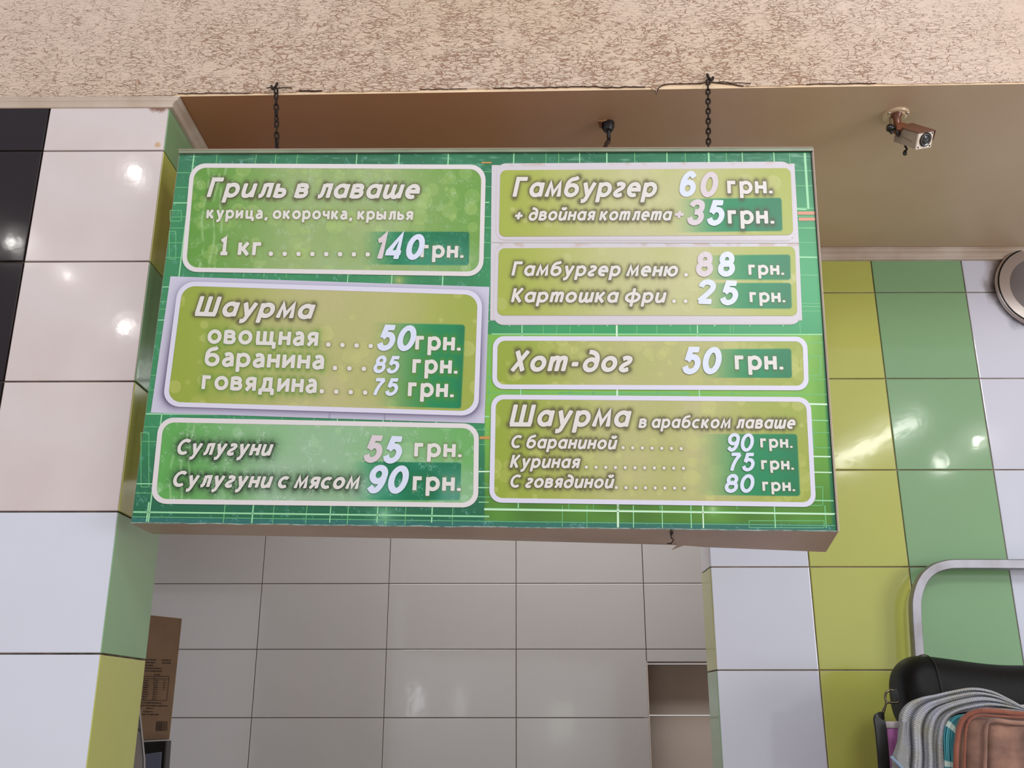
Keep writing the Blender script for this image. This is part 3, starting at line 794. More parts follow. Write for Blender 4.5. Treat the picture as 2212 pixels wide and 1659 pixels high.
def halo_field(X, Y, kinds, reach):
    """distance from each grid point to the nearest printed stroke of the given kinds"""
    Dm = np.full(X.shape, 1e3)
    for segs, kind, r in HALO:
        if kind not in kinds: continue
        for a, b in segs:
            x0, x1 = min(a[0], b[0])-reach, max(a[0], b[0])+reach; y0, y1 = min(a[1], b[1])-reach, max(a[1], b[1])+reach
            if x1 < X.min() or x0 > X.max() or y1 < Y.min() or y0 > Y.max(): continue
            # window by index (grids are nearly axis aligned)
            j0 = max(int((x0-X[0, 0])/(X[0, -1]-X[0, 0])*(X.shape[1]-1))-14, 0); j1 = int((x1-X[0, 0])/(X[0, -1]-X[0, 0])*(X.shape[1]-1))+22
            i0 = max(int((y0-Y[0, 0])/(Y[-1, 0]-Y[0, 0])*(Y.shape[0]-1))-16, 0); i1 = int((y1-Y[0, 0])/(Y[-1, 0]-Y[0, 0])*(Y.shape[0]-1))+16
            xs = X[i0:i1, j0:j1]; ys = Y[i0:i1, j0:j1]
            if xs.size == 0: continue
            ab = b-a; l2 = max(float(ab@ab), 1e-9)
            t = np.clip(((xs-a[0])*ab[0]+(ys-a[1])*ab[1])/l2, 0, 1)
            d = np.hypot(xs-a[0]-t*ab[0], ys-a[1]-t*ab[1])-r
            Dm[i0:i1, j0:j1] = np.minimum(Dm[i0:i1, j0:j1], d)
    return Dm

def bokeh(C, X, Y, n, seed, box, col, amt, rmax=16):
    rg = np.random.default_rng(seed)
    for i in range(n):
        cx = rg.uniform(box[0], box[2]); cy = rg.uniform(box[1], box[3]); r = rg.choice([4, 5, 6, 8, 10, 13, rmax])
        a = amt*rg.uniform(.35, 1)
        d = np.hypot(X-cx, Y-cy)
        C = mixc(C, col, a*(.75*sstep(r+1, r-1, d)+.35*np.exp(-((d-r)/1.3)**2)))
    return C
def menu_color(kind, seed, quad, boxes, wash=0.0, bok=80):
    xs = [p[0] for p in quad]; ys = [p[1] for p in quad]; bx = (min(xs), min(ys), max(xs), max(ys))
    edge_c, mid_c, bok_c = kind
    def f(X, Y, A, B, w, h):
        C = np.zeros(X.shape+(3,))+np.array(edge_c, float)
        cx = sstep(0, w*.42, A)*(1-.75*sstep(w*.62, w*.99, A))
        C = mixc(C, mid_c, cx*.95)
        C = mixc(C, edge_c, .25*vnoise(X, Y, 60, seed))
        C = bokeh(C, X, Y, bok, seed, bx, bok_c, .62)
        for (fx0, fx1, y0a, y0b, y1a, y1b, xr0, xr1, seedc) in boxes:
            # green price box: fades in from the left, crisp elsewhere (fx0..fx1 fade, top y at left/right, bottom y left/right, right edge top/bottom)
            u = (X-fx0)/(max(xr0, xr1)-fx0)
            yt = y0a+(y0b-y0a)*u; yb_ = y1a+(y1b-y1a)*u
            v = np.clip((Y-yt)/(yb_-yt), 0, 1); xr_ = xr0+(xr1-xr0)*v
            rad = 6
            dx = np.maximum(X-(xr_-rad), 0); dy = np.maximum(np.maximum((yt+rad)-Y, Y-(yb_-rad)), 0)
            inside = sstep(rad+.9, rad-.9, np.hypot(dx, dy))
            a = sstep(fx0, fx1, X)*inside
            col = np.zeros_like(C)+np.array(seedc, float)
            col = mixc(col, np.array(seedc)*.82, sstep(fx1, max(xr0, xr1), X)*.6)
            C = C*(1-a[..., None])+col*a[..., None]
        dd = halo_field(X, Y, ('dark',), 9)
        C = mixc(C, (78, 72, 40), .68*np.exp(-(np.clip(dd-.8, 0, None)/3.6)**1.3)*(dd < 15))
        dd = halo_field(X, Y, ('green',), 9)
        C = mixc(C, (96, 140, 44), .62*np.exp(-np.clip(dd, 0, None)/6)*(dd < 22))
        dd = halo_field(X, Y, ('black',), 12)
        C = mixc(C, (28, 50, 24), .9*np.exp(-np.clip(dd, 0, None)/6.5)*(dd < 26)*(.7+.5*vnoise(X, Y, 5, 3)))
        dd = halo_field(X, Y, ('soft',), 5)
        C = mixc(C, (110, 110, 50), .4*np.exp(-np.clip(dd, 0, None)/2.4)*(dd < 9))
        if wash:
            nz = vnoise(X, Y, 2.3, 11)*vnoise(X, Y, 14, 12)
            C = mixc(C, (190, 214, 190), wash*sstep(.35, .75, nz))
            C = mixc(C, (185, 208, 196), wash*.7*sstep(.45, .9, vnoise(X, Y, 70, 13))*sstep(w*.15, w*.5, A)*sstep(0, h, B))
            # dried drips near the left side
            for k, xx in enumerate((30, 52, 66)):
                C = mixc(C, (196, 222, 180), .5*np.exp(-((A-xx-4*np.sin(B/23+k))/2.2)**2)*sstep(.25, .6, vnoise(X, Y, 16, 21+k)))
        C = mixc(C, np.array(mid_c)*.6, .06*vnoise(X, Y, 3, 8))
        return C
    return f

GREEN = ((98, 156, 54), (168, 184, 126), (176, 202, 116))
OLIVE = ((152, 170, 54), (196, 188, 136), (204, 204, 124))
OLIVE2 = ((168, 180, 70), (206, 200, 154), (208, 206, 150))
MINT = ((96, 172, 80), (162, 194, 160), (174, 214, 166))
BOXG = (22, 138, 88); BOXD = (0, 122, 78)

def panel(quad, radius, bw, bmat):
    e = empty('menu_panel', onb(*quad[3]))
    if bw: ringmesh('border', quad, radius, bw, .0026, M[bmat], e)
    return e
def close_panel(e, label):
    e['label'] = label
    bpy.context.view_layer.update()
    inv = e.matrix_world.inverted()
    for c in e.children: c.matrix_parent_inverse = inv
    e.parent = board; e.matrix_parent_inverse = board.matrix_world.inverted()

# --- panel 1: grill
qa = [(412.5, 354), (1050, 357), (1044, 598), (392, 588)]
pa = panel(qa, 33, 9.5, 'border')
text(pa, 'Гриль в лаваше', (447, 427), (905, 430.5), 30)
text(pa, 'курица, окорочка, крылья', (446.4, 473), (892, 476.5), 18, 'u', .30, 'soft', gap=.17, space=.40)
text(pa, '1 кг', (472.8, 551.5), (566.8, 553), 27, 'u', 0.285, 'soft', space=.45)
dots(pa, (586, 549.5), (795, 551), 8, 4.8)
digits(pa, '140', (803, 560.5), (912, 562), 53, .320, ('ink_pink', 'ink_blue', 'ink_blue'))
text(pa, 'грн.', (908, 557), (1001.8, 558.5), 25.5, 'u', 0.285, 'soft')
sheet('printed_film', inset(qa, 8.5), 27, .0022, menu_color(GREEN, 5, qa, [(775, 880, 501.5, 501.7, 572, 574, 1014, 1013, BOXD)], .36, 130), pa)
close_panel(pa, 'green panel for grill in flatbread, at 140 a kilo')
# --- panel 2: shawarma on white sheet (print with a purple drop shadow)
qs = [(368.8, 597.6), (1057.4, 620.5), (1046.8, 915), (326.4, 892)]
qb = [(386.4, 608.2), (1042.6, 628.3), (1033.4, 899.5), (351, 878.3)]
def shadow_sheet(X, Y, A, B, w, h):
    C = np.zeros(X.shape+(3,))+np.array((208, 204, 222), float)
    # signed distance to the inner rounded rectangle
    ax = 18+ (A*0); x0, x1, y0, y1 = 20, w-14, 12, h-15; r = 33
    dx = np.abs(A-(x0+x1)/2)-(x1-x0)/2+r; dy = np.abs(B-(y0+y1)/2)-(y1-y0)/2+r
    d = np.hypot(np.maximum(dx, 0), np.maximum(dy, 0))-r
    C = mixc(C, (84, 72, 104), .75*np.exp(-np.clip(d, 0, None)/7)*(.35+.65*sstep(-h*.1, h*.6, B)))
    for xx in (.535, .70):
        C = mixc(C, (120, 112, 130), .6*np.exp(-((A-w*xx)/1.2)**2)*(B > h*.94))
    return C
pb = panel(qb, 36, 10, 'border_blue')
sheet('white_sheet', qs, 0, .0018, shadow_sheet, pb, 2.2)
text(pb, 'Шаурма', (417, 682), (676, 690), 30.5, 'i', 0.295, 'dark')
text(pb, 'овощная', (448, 742.5), (687, 748.5), 29, 'u', 0.275, 'green')
dots(pb, (710, 745.5), (801.4, 748.5), 4, 4.8)
digits(pb, '50', (812, 756.5), (894, 759), 53, .320)
text(pb, 'грн.', (897, 756.3), (995.3, 758.8), 28.5, 'u', 0.285, 'green')
text(pb, 'баранина', (441.8, 790.9), (700.2, 798.6), 29, 'u', 0.275, 'green')
dots(pb, (724.2, 796), (786.6, 797.9), 3, 4.8)
digits(pb, '85', (805, 806), (861, 807.5), 36.5, 0.280)
text(pb, 'грн.', (890.6, 806.7), (988.6, 808.5), 28.5, 'u', 0.285, 'green')
text(pb, 'говядина', (435.8, 841.6), (684.3, 849.7), 29, 'u', 0.275, 'green')
dots(pb, (696, 846.2), (789.4, 849), 4, 4.8)
digits(pb, '75', (800.7, 854.6), (858.5, 855.5), 36.5, 0.280)
text(pb, 'грн.', (881, 856.8), (980.5, 859.3), 28.5, 'u', 0.285, 'green')
sheet('printed_film', inset(qb, 9), 30, .0022, menu_color(OLIVE, 9, qb, [(790, 975, 697, 702.5, 877, 883, 1004.5, 996.4, (0, 134, 82))], 0, 70), pb)
close_panel(pb, 'olive shawarma panel on a white sheet, prices 50, 85 and 75')
# --- panel 3: suluguni
qc = [(344.5, 902.2), (1034.8, 916), (1033, 1097), (325.5, 1088.5)]
pc = panel(qc, 33, 10.5, 'border')
text(pc, 'Сулугуни', (380, 982.5), (586, 985), 24.5, 'i', 0.295, 'black')
digits(pc, '55', (783, 997.5), (865, 1001), 56, .320, ('ink_pink', 'ink_blue'))
text(pc, 'грн.', (894.6, 986.8), (997.7, 988.6), 28, 'u', 0.285, 'soft')
text(pc, 'Сулугуни с мясом', (371, 1051.5), (775.3, 1057), 24.5, 'i', 0.295, 'black')
digits(pc, '90', (790, 1063.5), (877, 1066.5), 58, .320)
text(pc, 'грн.', (891.3, 1059.8), (995.8, 1061.5), 29, 'u', 0.285, 'soft')
sheet('printed_film', inset(qc, 9.5), 26, .0022, menu_color(MINT, 15, qc, [(750, 850, 997.5, 999.7, 1080, 1081.5, 996.6, 994, BOXD)], .6, 40), pc)
close_panel(pc, 'weathered mint panel for suluguni cheese, prices 55 and 90')
# --- panel 4: hamburger (white joined sheet)
def plain(X, Y, A, B, w, h):
    C = np.zeros(X.shape+(3,))+np.array((215, 207, 213), float)
    C = mixc(C, (170, 160, 150), .5*np.exp(-((B-h*.995)/1.5)**2))
    C = mixc(C, (190, 150, 130), .5*sstep(.6, .9, vnoise(X, Y, 12, 5))*sstep(9, 0, B))
    return C
pd = panel([(1062, 357), (1716, 353), (1726, 525), (1060.5, 524)], 12, 0, None)
sheet('white_sheet', [(1062.3, 357.4), (1715.8, 354), (1725.5, 526), (1060.6, 525)], 0, .0014, plain, pd, 4)
sheet('white_sheet', [(1073, 354), (1708, 349.8), (1718, 521.5), (1071, 520)], 20, .0018, plain, pd, 4)
qd = [(1081.2, 369), (1707.2, 364.3), (1713, 508.6), (1078.3, 512)]
text(pd, 'Гамбургер', (1107, 426.5), (1417.5, 426.5), 30.5)
digits(pd, '60', (1465, 425), (1548, 427), 52, .320, ('ink_blue', 'ink_pink'), gap=.28)
text(pd, 'грн.', (1570.8, 419.3), (1668.8, 419.3), 26, 'u', 0.285, 'dark')
text(pd, '+ двойная котлета', (1108, 477.5), (1449.5, 477.5), 19.6, 'i', 0.285)
digits(pd, '+', (1452, 479), (1479, 479), 34, 0.220, ('ink_pink',))
digits(pd, '35', (1481, 486), (1563, 487.5), 52, .320, ('ink_pink', 'ink_blue'), gap=.2)
text(pd, 'грн.', (1572, 484.6), (1672.2, 484.6), 27.5, 'u', 0.285, 'dark')
sheet('printed_film', qd, 13, .0026, menu_color(OLIVE2, 19, qd, [(1445, 1590, 430.5, 428.5, 503.5, 500, 1687.7, 1690.2, BOXG)], 0, 25), pd)
close_panel(pd, 'pale olive hamburger panel at the top right, prices 60 and +35')
# --- panel 5: hamburger menu and chips
pe = panel([(1060.6, 525), (1725.5, 526), (1733, 693), (1058.5, 693)], 12, 0, None)
sheet('white_sheet', [(1060.6, 525.6), (1725.6, 526.6), (1732.6, 693), (1058.9, 693)], 0, .0014, plain, pe, 4)
sheet('white_sheet', [(1070, 529), (1722, 529), (1730, 702), (1066, 703)], 22, .0018, plain, pe, 4)
qe = [(1077.8, 537.5), (1717, 533.3), (1722, 683), (1074.4, 682)]
text(pe, 'Гамбургер меню', (1104.5, 596.8), (1463.5, 598.3), 22, 'i', 0.285)
dots(pe, (1481.5, 595), (1481.5, 595), 1, 4)
digits(pe, '88', (1502, 597), (1587, 597), 50, 0.330, ('ink_pink', 'ink_blue'), shear=.1, gap=.3)
text(pe, 'грн.', (1616.5, 594.8), (1693.5, 595), 20.6, 'u', 0.285, 'soft')
text(pe, 'Картошка фри', (1103.5, 654), (1437, 655), 22, 'i', 0.285)
dots(pe, (1455.7, 652), (1480.5, 652), 2, 4)
digits(pe, '25', (1502, 656), (1593, 659.5), 50, .320, gap=.3)
text(pe, 'грн.', (1619, 654), (1696.2, 654.3), 20.6, 'u', 0.285, 'soft')
sheet('printed_film', qe, 13, .0026, menu_color(OLIVE2, 23, qe, [(1500, 1640, 553, 551.2, 605, 605.5, 1706.6, 1707.8, BOXG), (1500, 1640, 612.6, 612.4, 667, 668, 1708.3, 1710.2, BOXG)], 0, 25), pe)
close_panel(pe, 'pale olive panel for hamburger set and chips, prices 88 and 25')
# --- panel 6: hot dog
qf = [(1065.2, 727), (1742.9, 728.2), (1746.8, 844.2), (1063.2, 841.2)]
pf = panel(qf, 24, 10, 'border_blue')
text(pf, 'Хот-дог', (1101, 802.6), (1363, 803.6), 32, 'i', 0.295)
digits(pf, '50', (1471, 807.5), (1555, 808.6), 56, .320)
text(pf, 'грн.', (1587.2, 799.4), (1691.7, 799.6), 29, 'u', 0.285, 'soft')
sheet('printed_film', inset(qf, 9.2), 17, .0022, menu_color(OLIVE, 29, qf, [(1500, 1640, 755, 754, 817, 817.1, 1708.8, 1710.6, BOXG)], 0, 90), pf)
close_panel(pf, 'narrow olive hot dog panel, price 50')
# --- panel 7: shawarma in arabic flatbread
qg = [(1061.5, 853.1), (1750.3, 858.7), (1762.5, 1096), (1057, 1086)]
pg = panel(qg, 26, 10, 'border_blue')
text(pg, 'Шаурма', (1096, 921), (1359.5, 922.8), 34, 'i', 0.275)
text(pg, 'в арабском лаваше', (1378.5, 925), (1717, 927), 19.5, 'i', 0.285)
text(pg, 'С бараниной', (1102, 968.5), (1330.8, 971.4), 20.3, 'i', 0.285)
dots(pg, (1345.5, 968), (1471, 970), 7, 3.4)
digits(pg, '90', (1568, 975.2), (1626, 976.8), 39, .270)
text(pg, 'грн.', (1642, 967.5), (1711.6, 968.4), 18.7, 'u', 0.285, 'soft')
text(pg, 'Куриная', (1101, 1011), (1251, 1012), 20.3, 'i', 0.285)
dots(pg, (1266.5, 1010), (1476, 1012.5), 11, 3.4)
digits(pg, '75', (1570.5, 1017.8), (1628.5, 1018.5), 39, .270)
text(pg, 'грн.', (1644, 1014.6), (1714.4, 1015.4), 18.7, 'u', 0.285, 'soft')
text(pg, 'С говядиной', (1100, 1053.7), (1324.3, 1055.4), 20.3, 'i', 0.285)
dots(pg, (1331, 1054), (1477.8, 1055.5), 8, 3.4)
digits(pg, '80', (1563, 1064.2), (1627.5, 1065), 39, .270)
text(pg, 'грн.', (1646.5, 1061), (1717.3, 1061.8), 18.7, 'u', 0.285, 'soft')
sheet('printed_film', inset(qg, 9.2), 19, .0022, menu_color(OLIVE, 31, qg, [(1490, 1660, 937.6, 938.4, 1070, 1071.8, 1721.4, 1728, BOXG)], 0, 110), pg)
close_panel(pg, 'olive panel for shawarma in arabic flatbread, prices 90, 75 and 80')

# --- background film of the board
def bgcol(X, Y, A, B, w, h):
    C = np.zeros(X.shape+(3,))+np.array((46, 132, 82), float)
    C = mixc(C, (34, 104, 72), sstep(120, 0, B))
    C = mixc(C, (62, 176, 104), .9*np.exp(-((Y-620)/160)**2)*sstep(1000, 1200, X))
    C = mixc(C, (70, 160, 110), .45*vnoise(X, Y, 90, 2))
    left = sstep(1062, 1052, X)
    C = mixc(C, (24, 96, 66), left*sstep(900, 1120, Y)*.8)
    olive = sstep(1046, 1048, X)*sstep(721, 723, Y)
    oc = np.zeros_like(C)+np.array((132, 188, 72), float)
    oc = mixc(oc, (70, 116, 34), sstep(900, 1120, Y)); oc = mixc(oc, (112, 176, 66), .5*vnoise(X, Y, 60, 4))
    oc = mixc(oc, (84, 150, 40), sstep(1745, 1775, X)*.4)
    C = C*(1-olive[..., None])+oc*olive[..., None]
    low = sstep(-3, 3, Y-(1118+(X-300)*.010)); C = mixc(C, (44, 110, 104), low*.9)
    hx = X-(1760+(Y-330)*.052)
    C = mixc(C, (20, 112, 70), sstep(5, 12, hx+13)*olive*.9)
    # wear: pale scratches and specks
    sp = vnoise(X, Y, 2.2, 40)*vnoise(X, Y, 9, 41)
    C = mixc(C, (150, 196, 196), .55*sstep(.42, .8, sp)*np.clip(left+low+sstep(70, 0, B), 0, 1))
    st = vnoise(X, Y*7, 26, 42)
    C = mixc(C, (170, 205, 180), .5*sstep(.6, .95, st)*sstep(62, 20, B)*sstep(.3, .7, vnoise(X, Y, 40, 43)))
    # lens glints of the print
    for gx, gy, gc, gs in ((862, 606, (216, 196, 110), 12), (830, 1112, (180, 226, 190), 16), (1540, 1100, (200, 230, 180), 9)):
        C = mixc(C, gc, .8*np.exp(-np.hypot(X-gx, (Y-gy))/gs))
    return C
bgq = [(388, 334), (1753, 328.5), (1807, 1147), (284, 1129)]
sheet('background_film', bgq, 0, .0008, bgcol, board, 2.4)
# --- printed grid lines of the background: thin raised strips, one mesh per tone
def lines(name, L, m, lift=.0011):
    V = []; Fs = []
    for x0, y0, x1, y1, w in L:
        d = np.array((x1-x0, y1-y0), float); d /= np.hypot(*d); nn = np.array((-d[1], d[0]))*w/2
        k = max(1, int(math.dist((x0, y0), (x1, y1))/80))
        for i in range(k):
            a = np.array((x0+(x1-x0)*i/k, y0+(y1-y0)*i/k)); c = np.array((x0+(x1-x0)*(i+1)/k, y0+(y1-y0)*(i+1)/k))
            b = len(V); V += [a+nn, a-nn, c-nn, c+nn]; Fs.append((b, b+1, b+2, b+3))
    A = np.array(V); tag(mesh_obj(name, onb(A[:, 0], A[:, 1], lift), Fs, m, board), kind='stuff')
def vx(t, y): # x of a board-vertical line with parameter t (0 left edge, 1 right edge)
    v = (y-330)/805
    return (388-104*v)*(1-t)+(1753+54*v)*t
def hy(s, x): # y of a board-horizontal line with parameter s (0 top, 1 bottom)
    u = (x-330)/1450
    return 334*(1-s)+1129*s+u*(-6*(1-s)+19*s)
Lw = []; Lg = []; Lf = []
def vseg(t, y0, y1, w, L_):
    y1 = min(y1, 1127+18*t)
    L_.append((vx(t, y0), y0, vx(t, y1), y1, w))
for t, w in ((.0237, 3), (.281, 2.2), (.348, 2.6), (.4256, 3)): vseg(t, 333, 1129, w, Lg)
for t, w in ((.122, 1.6), (.153, 1.8), (.187, 1.6)): vseg(t, 333, 600, w, Lf)
for t, w in ((.529, 2.6), (.633, 2.2), (.676, 3), (.771, 2.5), (.837, 4), (.89, 2), (.94, 2.5)): vseg(t, 329, 705, w, Lg)
for t, w in ((.06, 1.6), (.58, 1.4), (.60, 1.4), (.72, 1.6), (.80, 1.4), (.865, 1.5), (.965, 1.5)): vseg(t, 330, 720, w, Lf)
vseg(.989, 331, 452, 5, Lg); Lg.append((1716, 452, 1742, 453, 3))
for t, w in ((.021, 3.2), (.1705, 3)): vseg(t, 1085, 1136, w, Lg)
for t, w in ((.130, 2), (.247, 1.6), (.306, 2), (.36, 2.4), (.388, 1.6), (.20, 1.4), (.455, 1.5)): vseg(t, 900, 1137, w, Lf)
for t, w, L_ in ((.548, 2.6, Lg), (.69, 4, Lw), (.811, 3, Lg), (.62, 1.6, Lf), (.655, 1.4, Lf), (.75, 1.5, Lf), (.86, 1.5, Lf)): vseg(t, 703, 1100, w, L_)
for t, w, L_ in ((.69, 4.5, Lw), (.811, 3, Lw), (.794, 2.2, Lg), (.712, 2, Lg), (.753, 2, Lg), (.611, 1.6, Lf), (.646, 1.6, Lf), (.913, 2.5, Lg), (.985, 2.5, Lf)): vseg(t, 1092, 1141, w, L_)
for s, w in ((.132, 2.5), (.36, 2), (.45, 2), (.705, 3), (.895, 2.5), (.972, 3.5)):
    Lg.append((vx(0, 334+s*800)+1, hy(s, vx(0, 334+s*800)), 1057, hy(s, 1057), w))
for s in (.05, .09, .17, .2, .24, .28, .4, .42, .6, .64, .74, .78, .92, .985):
    Lf.append((vx(0, 334+s*800)+1, hy(s, vx(0, 334+s*800)), vx(1, 334+s*800)-2, hy(s, 1780), 1.5))
for y, w, L_ in ((449.6, 2, Lf), (493, 2, Lf), (555.5, 3, Lg), (594, 2, Lf), (662, 2, Lf), (722, 2.5, Lg), (740, 1.6, Lf), (873, 4, Lw), (908, 2, Lg), (986, 3, Lw), (1020, 2.6, Lw), (1081, 2.5, Lg), (1105, 3, Lw)):
    v = (y-330)/805
    L_.append(((1046 if y > 1000 else 1062) if y > 1090 or y in (722,) else 1730+(10 if y > 700 else -12), y-(4 if y > 1090 else 0), vx(1, y)-3, y+1+(5 if y > 1090 else 0), w))
Lg.append((1046, 1099, 1806, 1110, 3)); Lw.append((1034, 1019, 1058, 1019, 3)); Lg.append((1034, 1085, 1056, 1085, 2))
# circuit-like rectangles
for x0, y0, x1, y1 in ((305, 935, 322, 1052), (368, 455, 392, 478), (1727, 925, 1757, 980), (1208, 848, 1487, 853), (1742, 1052, 1777, 1092), (366, 500, 380, 560), (1040, 730, 1057, 870), (1745, 770, 1772, 812), (1618, 1125, 1780, 1140)):
    for a in ((x0, y0, x1, y0), (x1, y0, x1, y1), (x1, y1, x0, y1), (x0, y1, x0, y0)): Lf.append((*a, 1.6))
lines('print_lines', Lf, M['gridline_faint'], .0010)
lines('print_lines', Lg, M['gridline'], .0012)
lines('print_lines', Lw, M['gridline_white'], .0014)
M['stripe_pink'] = mat('pink_print_line', c4(208, 140, 110), .4)
lines('print_lines', [(1723, 461, 1761, 461, 7), (1725, 474, 1762, 474, 7)], M['stripe_pink'], .0015)
lines('print_lines', [(1036, 946, 1058, 946, 6), (1040, 352, 1062, 352, 3)], M['gridline_orange'], .0015)
adopt(board)
# adopt() resets panel inverses relative to the board as well, which is what they need

# ------------------------------------------------------------------ chains and hooks
M['iron'] = mat('blackened_iron', c4(44, 34, 28), .4, .7, bump=(200, .3, .001))
def link_mesh(l, w, r):
    """one oval chain link, long axis z"""
    path = []
    for i in range(16):
        a = 2*math.pi*i/16
        x = (w/2-r)*math.cos(a); z = math.sin(a)*(w/2-r)
        z += math.copysign(l/2-w/2, math.sin(a)) if abs(math.sin(a)) > 1e-6 else 0
        path.append((x, 0, z))
    return sweep_bm(path, circ(r, 6), closed=True, up=Vector((0, 1, 0)))
def chain(name, top, bot, l, label, wob=0):
    top = Vector(map(float, top)); bot = Vector(map(float, bot))
    e = empty(name, bot); tag(e, label, 'chain', 'chains carrying the menu board')
    bm = link_mesh(l, l*.60, l*.105); me = bpy.data.meshes.new('chain_link'); bm.to_mesh(me); bm.free()
    me.materials.append(M['iron']); [setattr(p, 'use_smooth', True) for p in me.polygons]
    d = bot-top; pitch = l*.79; n = max(2, int(d.length/pitch)+1); q = d.to_track_quat('-Z', 'Y')
    for i in range(n):
        o = link(bpy.data.objects.new('chain_link', me), e)
        p = top+d*((i+.5)/n)
        o.rotation_mode = 'QUATERNION'
        tw = (math.pi/2 if i % 2 else 0)+wob*i+.15
        o.rotation_quaternion = q@Matrix.Rotation(tw, 4, 'Z').to_quaternion()
        o.location = p
    return e
def hook(e, at_, s, lean):
    """screw hook driven into the bulkhead just above its lower edge"""
    p = Vector(map(float, at_))
    pts = [p+Vector((0, .012, .004)), p+Vector((0, -.004, .003)), p+Vector((.004*s, -.014, .0)), p+Vector((.003*s, -.018, -.010)), p+Vector((-.004*s, -.014, -.016)), p+Vector((-.009*s, -.010, -.012)), p+Vector((-.011*s, -.008, -.004))]
    tube('hook', catmull(pts, 4), .0032, M['iron'], e, 8)
hl = onbulk(598.0, 187.0); hr_ = onbulk(1529.0, 168.0)
tl = onb(590.5, 325.0)+nrm*.03+np.array([0, 0, .017]); tr_ = onb(1534.5, 321.5)+nrm*.03+np.array([0, 0, .017])
c1 = chain('hanging_chain', onbulk(599, 197, .014), tl-np.array([0, 0, .014]), .0235, 'black iron chain at the left end of the menu board', .35)
hook(c1, hl, 1, 0); adopt(c1)
c2 = chain('hanging_chain', onbulk(1527, 180, .014), tr_-np.array([0, 0, .014]), .0225, 'black iron chain at the right end of the menu board, beside peeled wallpaper')
hook(c2, hr_, -1, 0); adopt(c2)

# power cable from the ceiling into the board's top
cp = atZ(1313, 266, H)
cab = empty('power_cable', onb(1303, 322)+nrm*.05); tag(cab, 'short black cable dropping from the brown ceiling into the menu board', 'cable')
M['rubber'] = mat('black_rubber', c4(24, 19, 18), .38)
b0 = onb(1303, 324)+nrm*.05+np.array([0, 0, .032])
tube('cord', catmull([cp+(0, 0, .0), cp+(.001, -.002, -.025), cp+(.0, -.004, -.06), (b0+cp)/2+(.004, 0, -.02), b0-np.array([0, 0, .02])], 5), .0052, M['rubber'], cab, 8)
bm = lathe_bm(cp, Matrix.Identity(3), [(.0, -.024), (.012, -.023), (.0165, -.014), (.017, 0)], 16)
bm_obj('grommet', bm, M['rubber'], cab, True)
M['clip'] = mat('tan_plastic_clip', c4(196, 150, 110), .4)
hexa('clip', [cp+np.array(v) for v in [(-.026, -.012, 0), (-.004, -.018, 0), (-.004, -.018, -.003), (-.026, -.012, -.003), (-.024, .014, 0), (-.002, .012, 0), (-.002, .012, -.003), (-.024, .014, -.003)]], M['clip'], cab, .0006)
hexa('clip', [cp+np.array(v) for v in [(-.026, -.012, -.001), (-.019, -.013, -.001), (-.017, -.013, -.017), (-.023, -.012, -.017), (-.025, -.002, -.001), (-.018, -.003, -.001), (-.016, -.003, -.017), (-.022, -.002, -.017)]], mat('brown_plastic', c4(96, 52, 36), .35), cab, .0006)
adopt(cab)

# ------------------------------------------------------------------ security camera
sc = empty('security_camera', (.9778, 2.2223, H)); tag(sc, 'small box-shaped security camera on a round ceiling mount', 'camera')
M['cream_plastic'] = mat('yellowed_plastic', c4(222, 196, 160), .25, coat=.3, var=(c4(190, 140, 90), 20, .5))
M['brown_metal'] = mat('copper_brown_joint', c4(112, 64, 40), .25, .15)
M['camshell'] = mat('greyish_beige_camera_shell', c4(168, 152, 134), .5, var=(c4(140, 124, 106), 20, .5))
M['hood'] = mat('camera_hood_brown', c4(112, 72, 56), .4)
M['camwhite'] = mat('camera_face_white', c4(232, 216, 200), .4)
M['black'] = mat('black_plastic', c4(20, 16, 14), .25)
M['lens'] = mat('lens_glass', c4(10, 10, 12), .04, coat=1)
M['chrome'] = mat('chrome', c4(190, 180, 170), .15, 1)
pc_ = Vector((.9778, 2.2223, H))
bm_obj('mount_plate', lathe_bm(pc_, Matrix.Identity(3), [(.0, -.010), (.022, -.010), (.024, -.0075), (.030, -.0065), (.0315, -.007), (.0325, -.006), (.0335, 0)], 36), M['cream_plastic'], sc, True)
jt = pc_+Vector((-.003, -.010, -.008))
bm_obj('swivel_neck', lathe_bm(jt, Matrix.Identity(3), [(.0, -.034), (.0095, -.034), (.0105, -.030), (.0095, -.010), (.014, -.004), (.016, 0)], 20), M['brown_metal'], sc, True)
box('swivel_block', jt.x-.010, jt.x+.017, jt.y-.013, jt.y+.012, jt.z-.052, jt.z-.030, M['brown_metal'], sc, .004, 2)
# wing screw at the left of the joint
kx = jt+Vector((-.021, -.006, -.043))
bm_obj('tightening_knob', lathe_bm(kx, Matrix.Rotation(math.pi/2, 3, 'Y'), [(0, -.010), (.008, -.010), (.0105, -.006), (.0105, .002), (.006, .006), (.004, .012)], 16), M['black'], sc, True)
tube('wing_lever', [kx+Vector((0, 0, .004)), kx+Vector((.001, .002, .020)), kx+Vector((.002, .004, .033))], .0028, M['chrome'], sc, 8)
bm_obj('lever_tip', lathe_bm(kx+Vector((-.001, -.002, -.014)), Matrix.Identity(3), [(0, -.004), (.004, -.003), (.005, .001), (.003, .005), (.002, .010)], 10), M['black'], sc, True)
for dx, dy in ((-.024, -.016), (.023, -.017), (.002, .025)):
    bm_obj('screw', lathe_bm(pc_+Vector((dx, dy, -.006)), Matrix.Identity(3), [(0, -.0045), (.0025, -.004), (.0042, -.001), (.0042, 0)], 10), M['chrome'], sc, True)
MB = np.array([[.9233, -.3833, -.0251], [.2462, .6407, -.7273], [.2949, .6653, .6859]])
ob = np.array([1.0022, 2.1613, 1.3712+CZ]); bw_, bh_, bL = .051, .0406, .0835
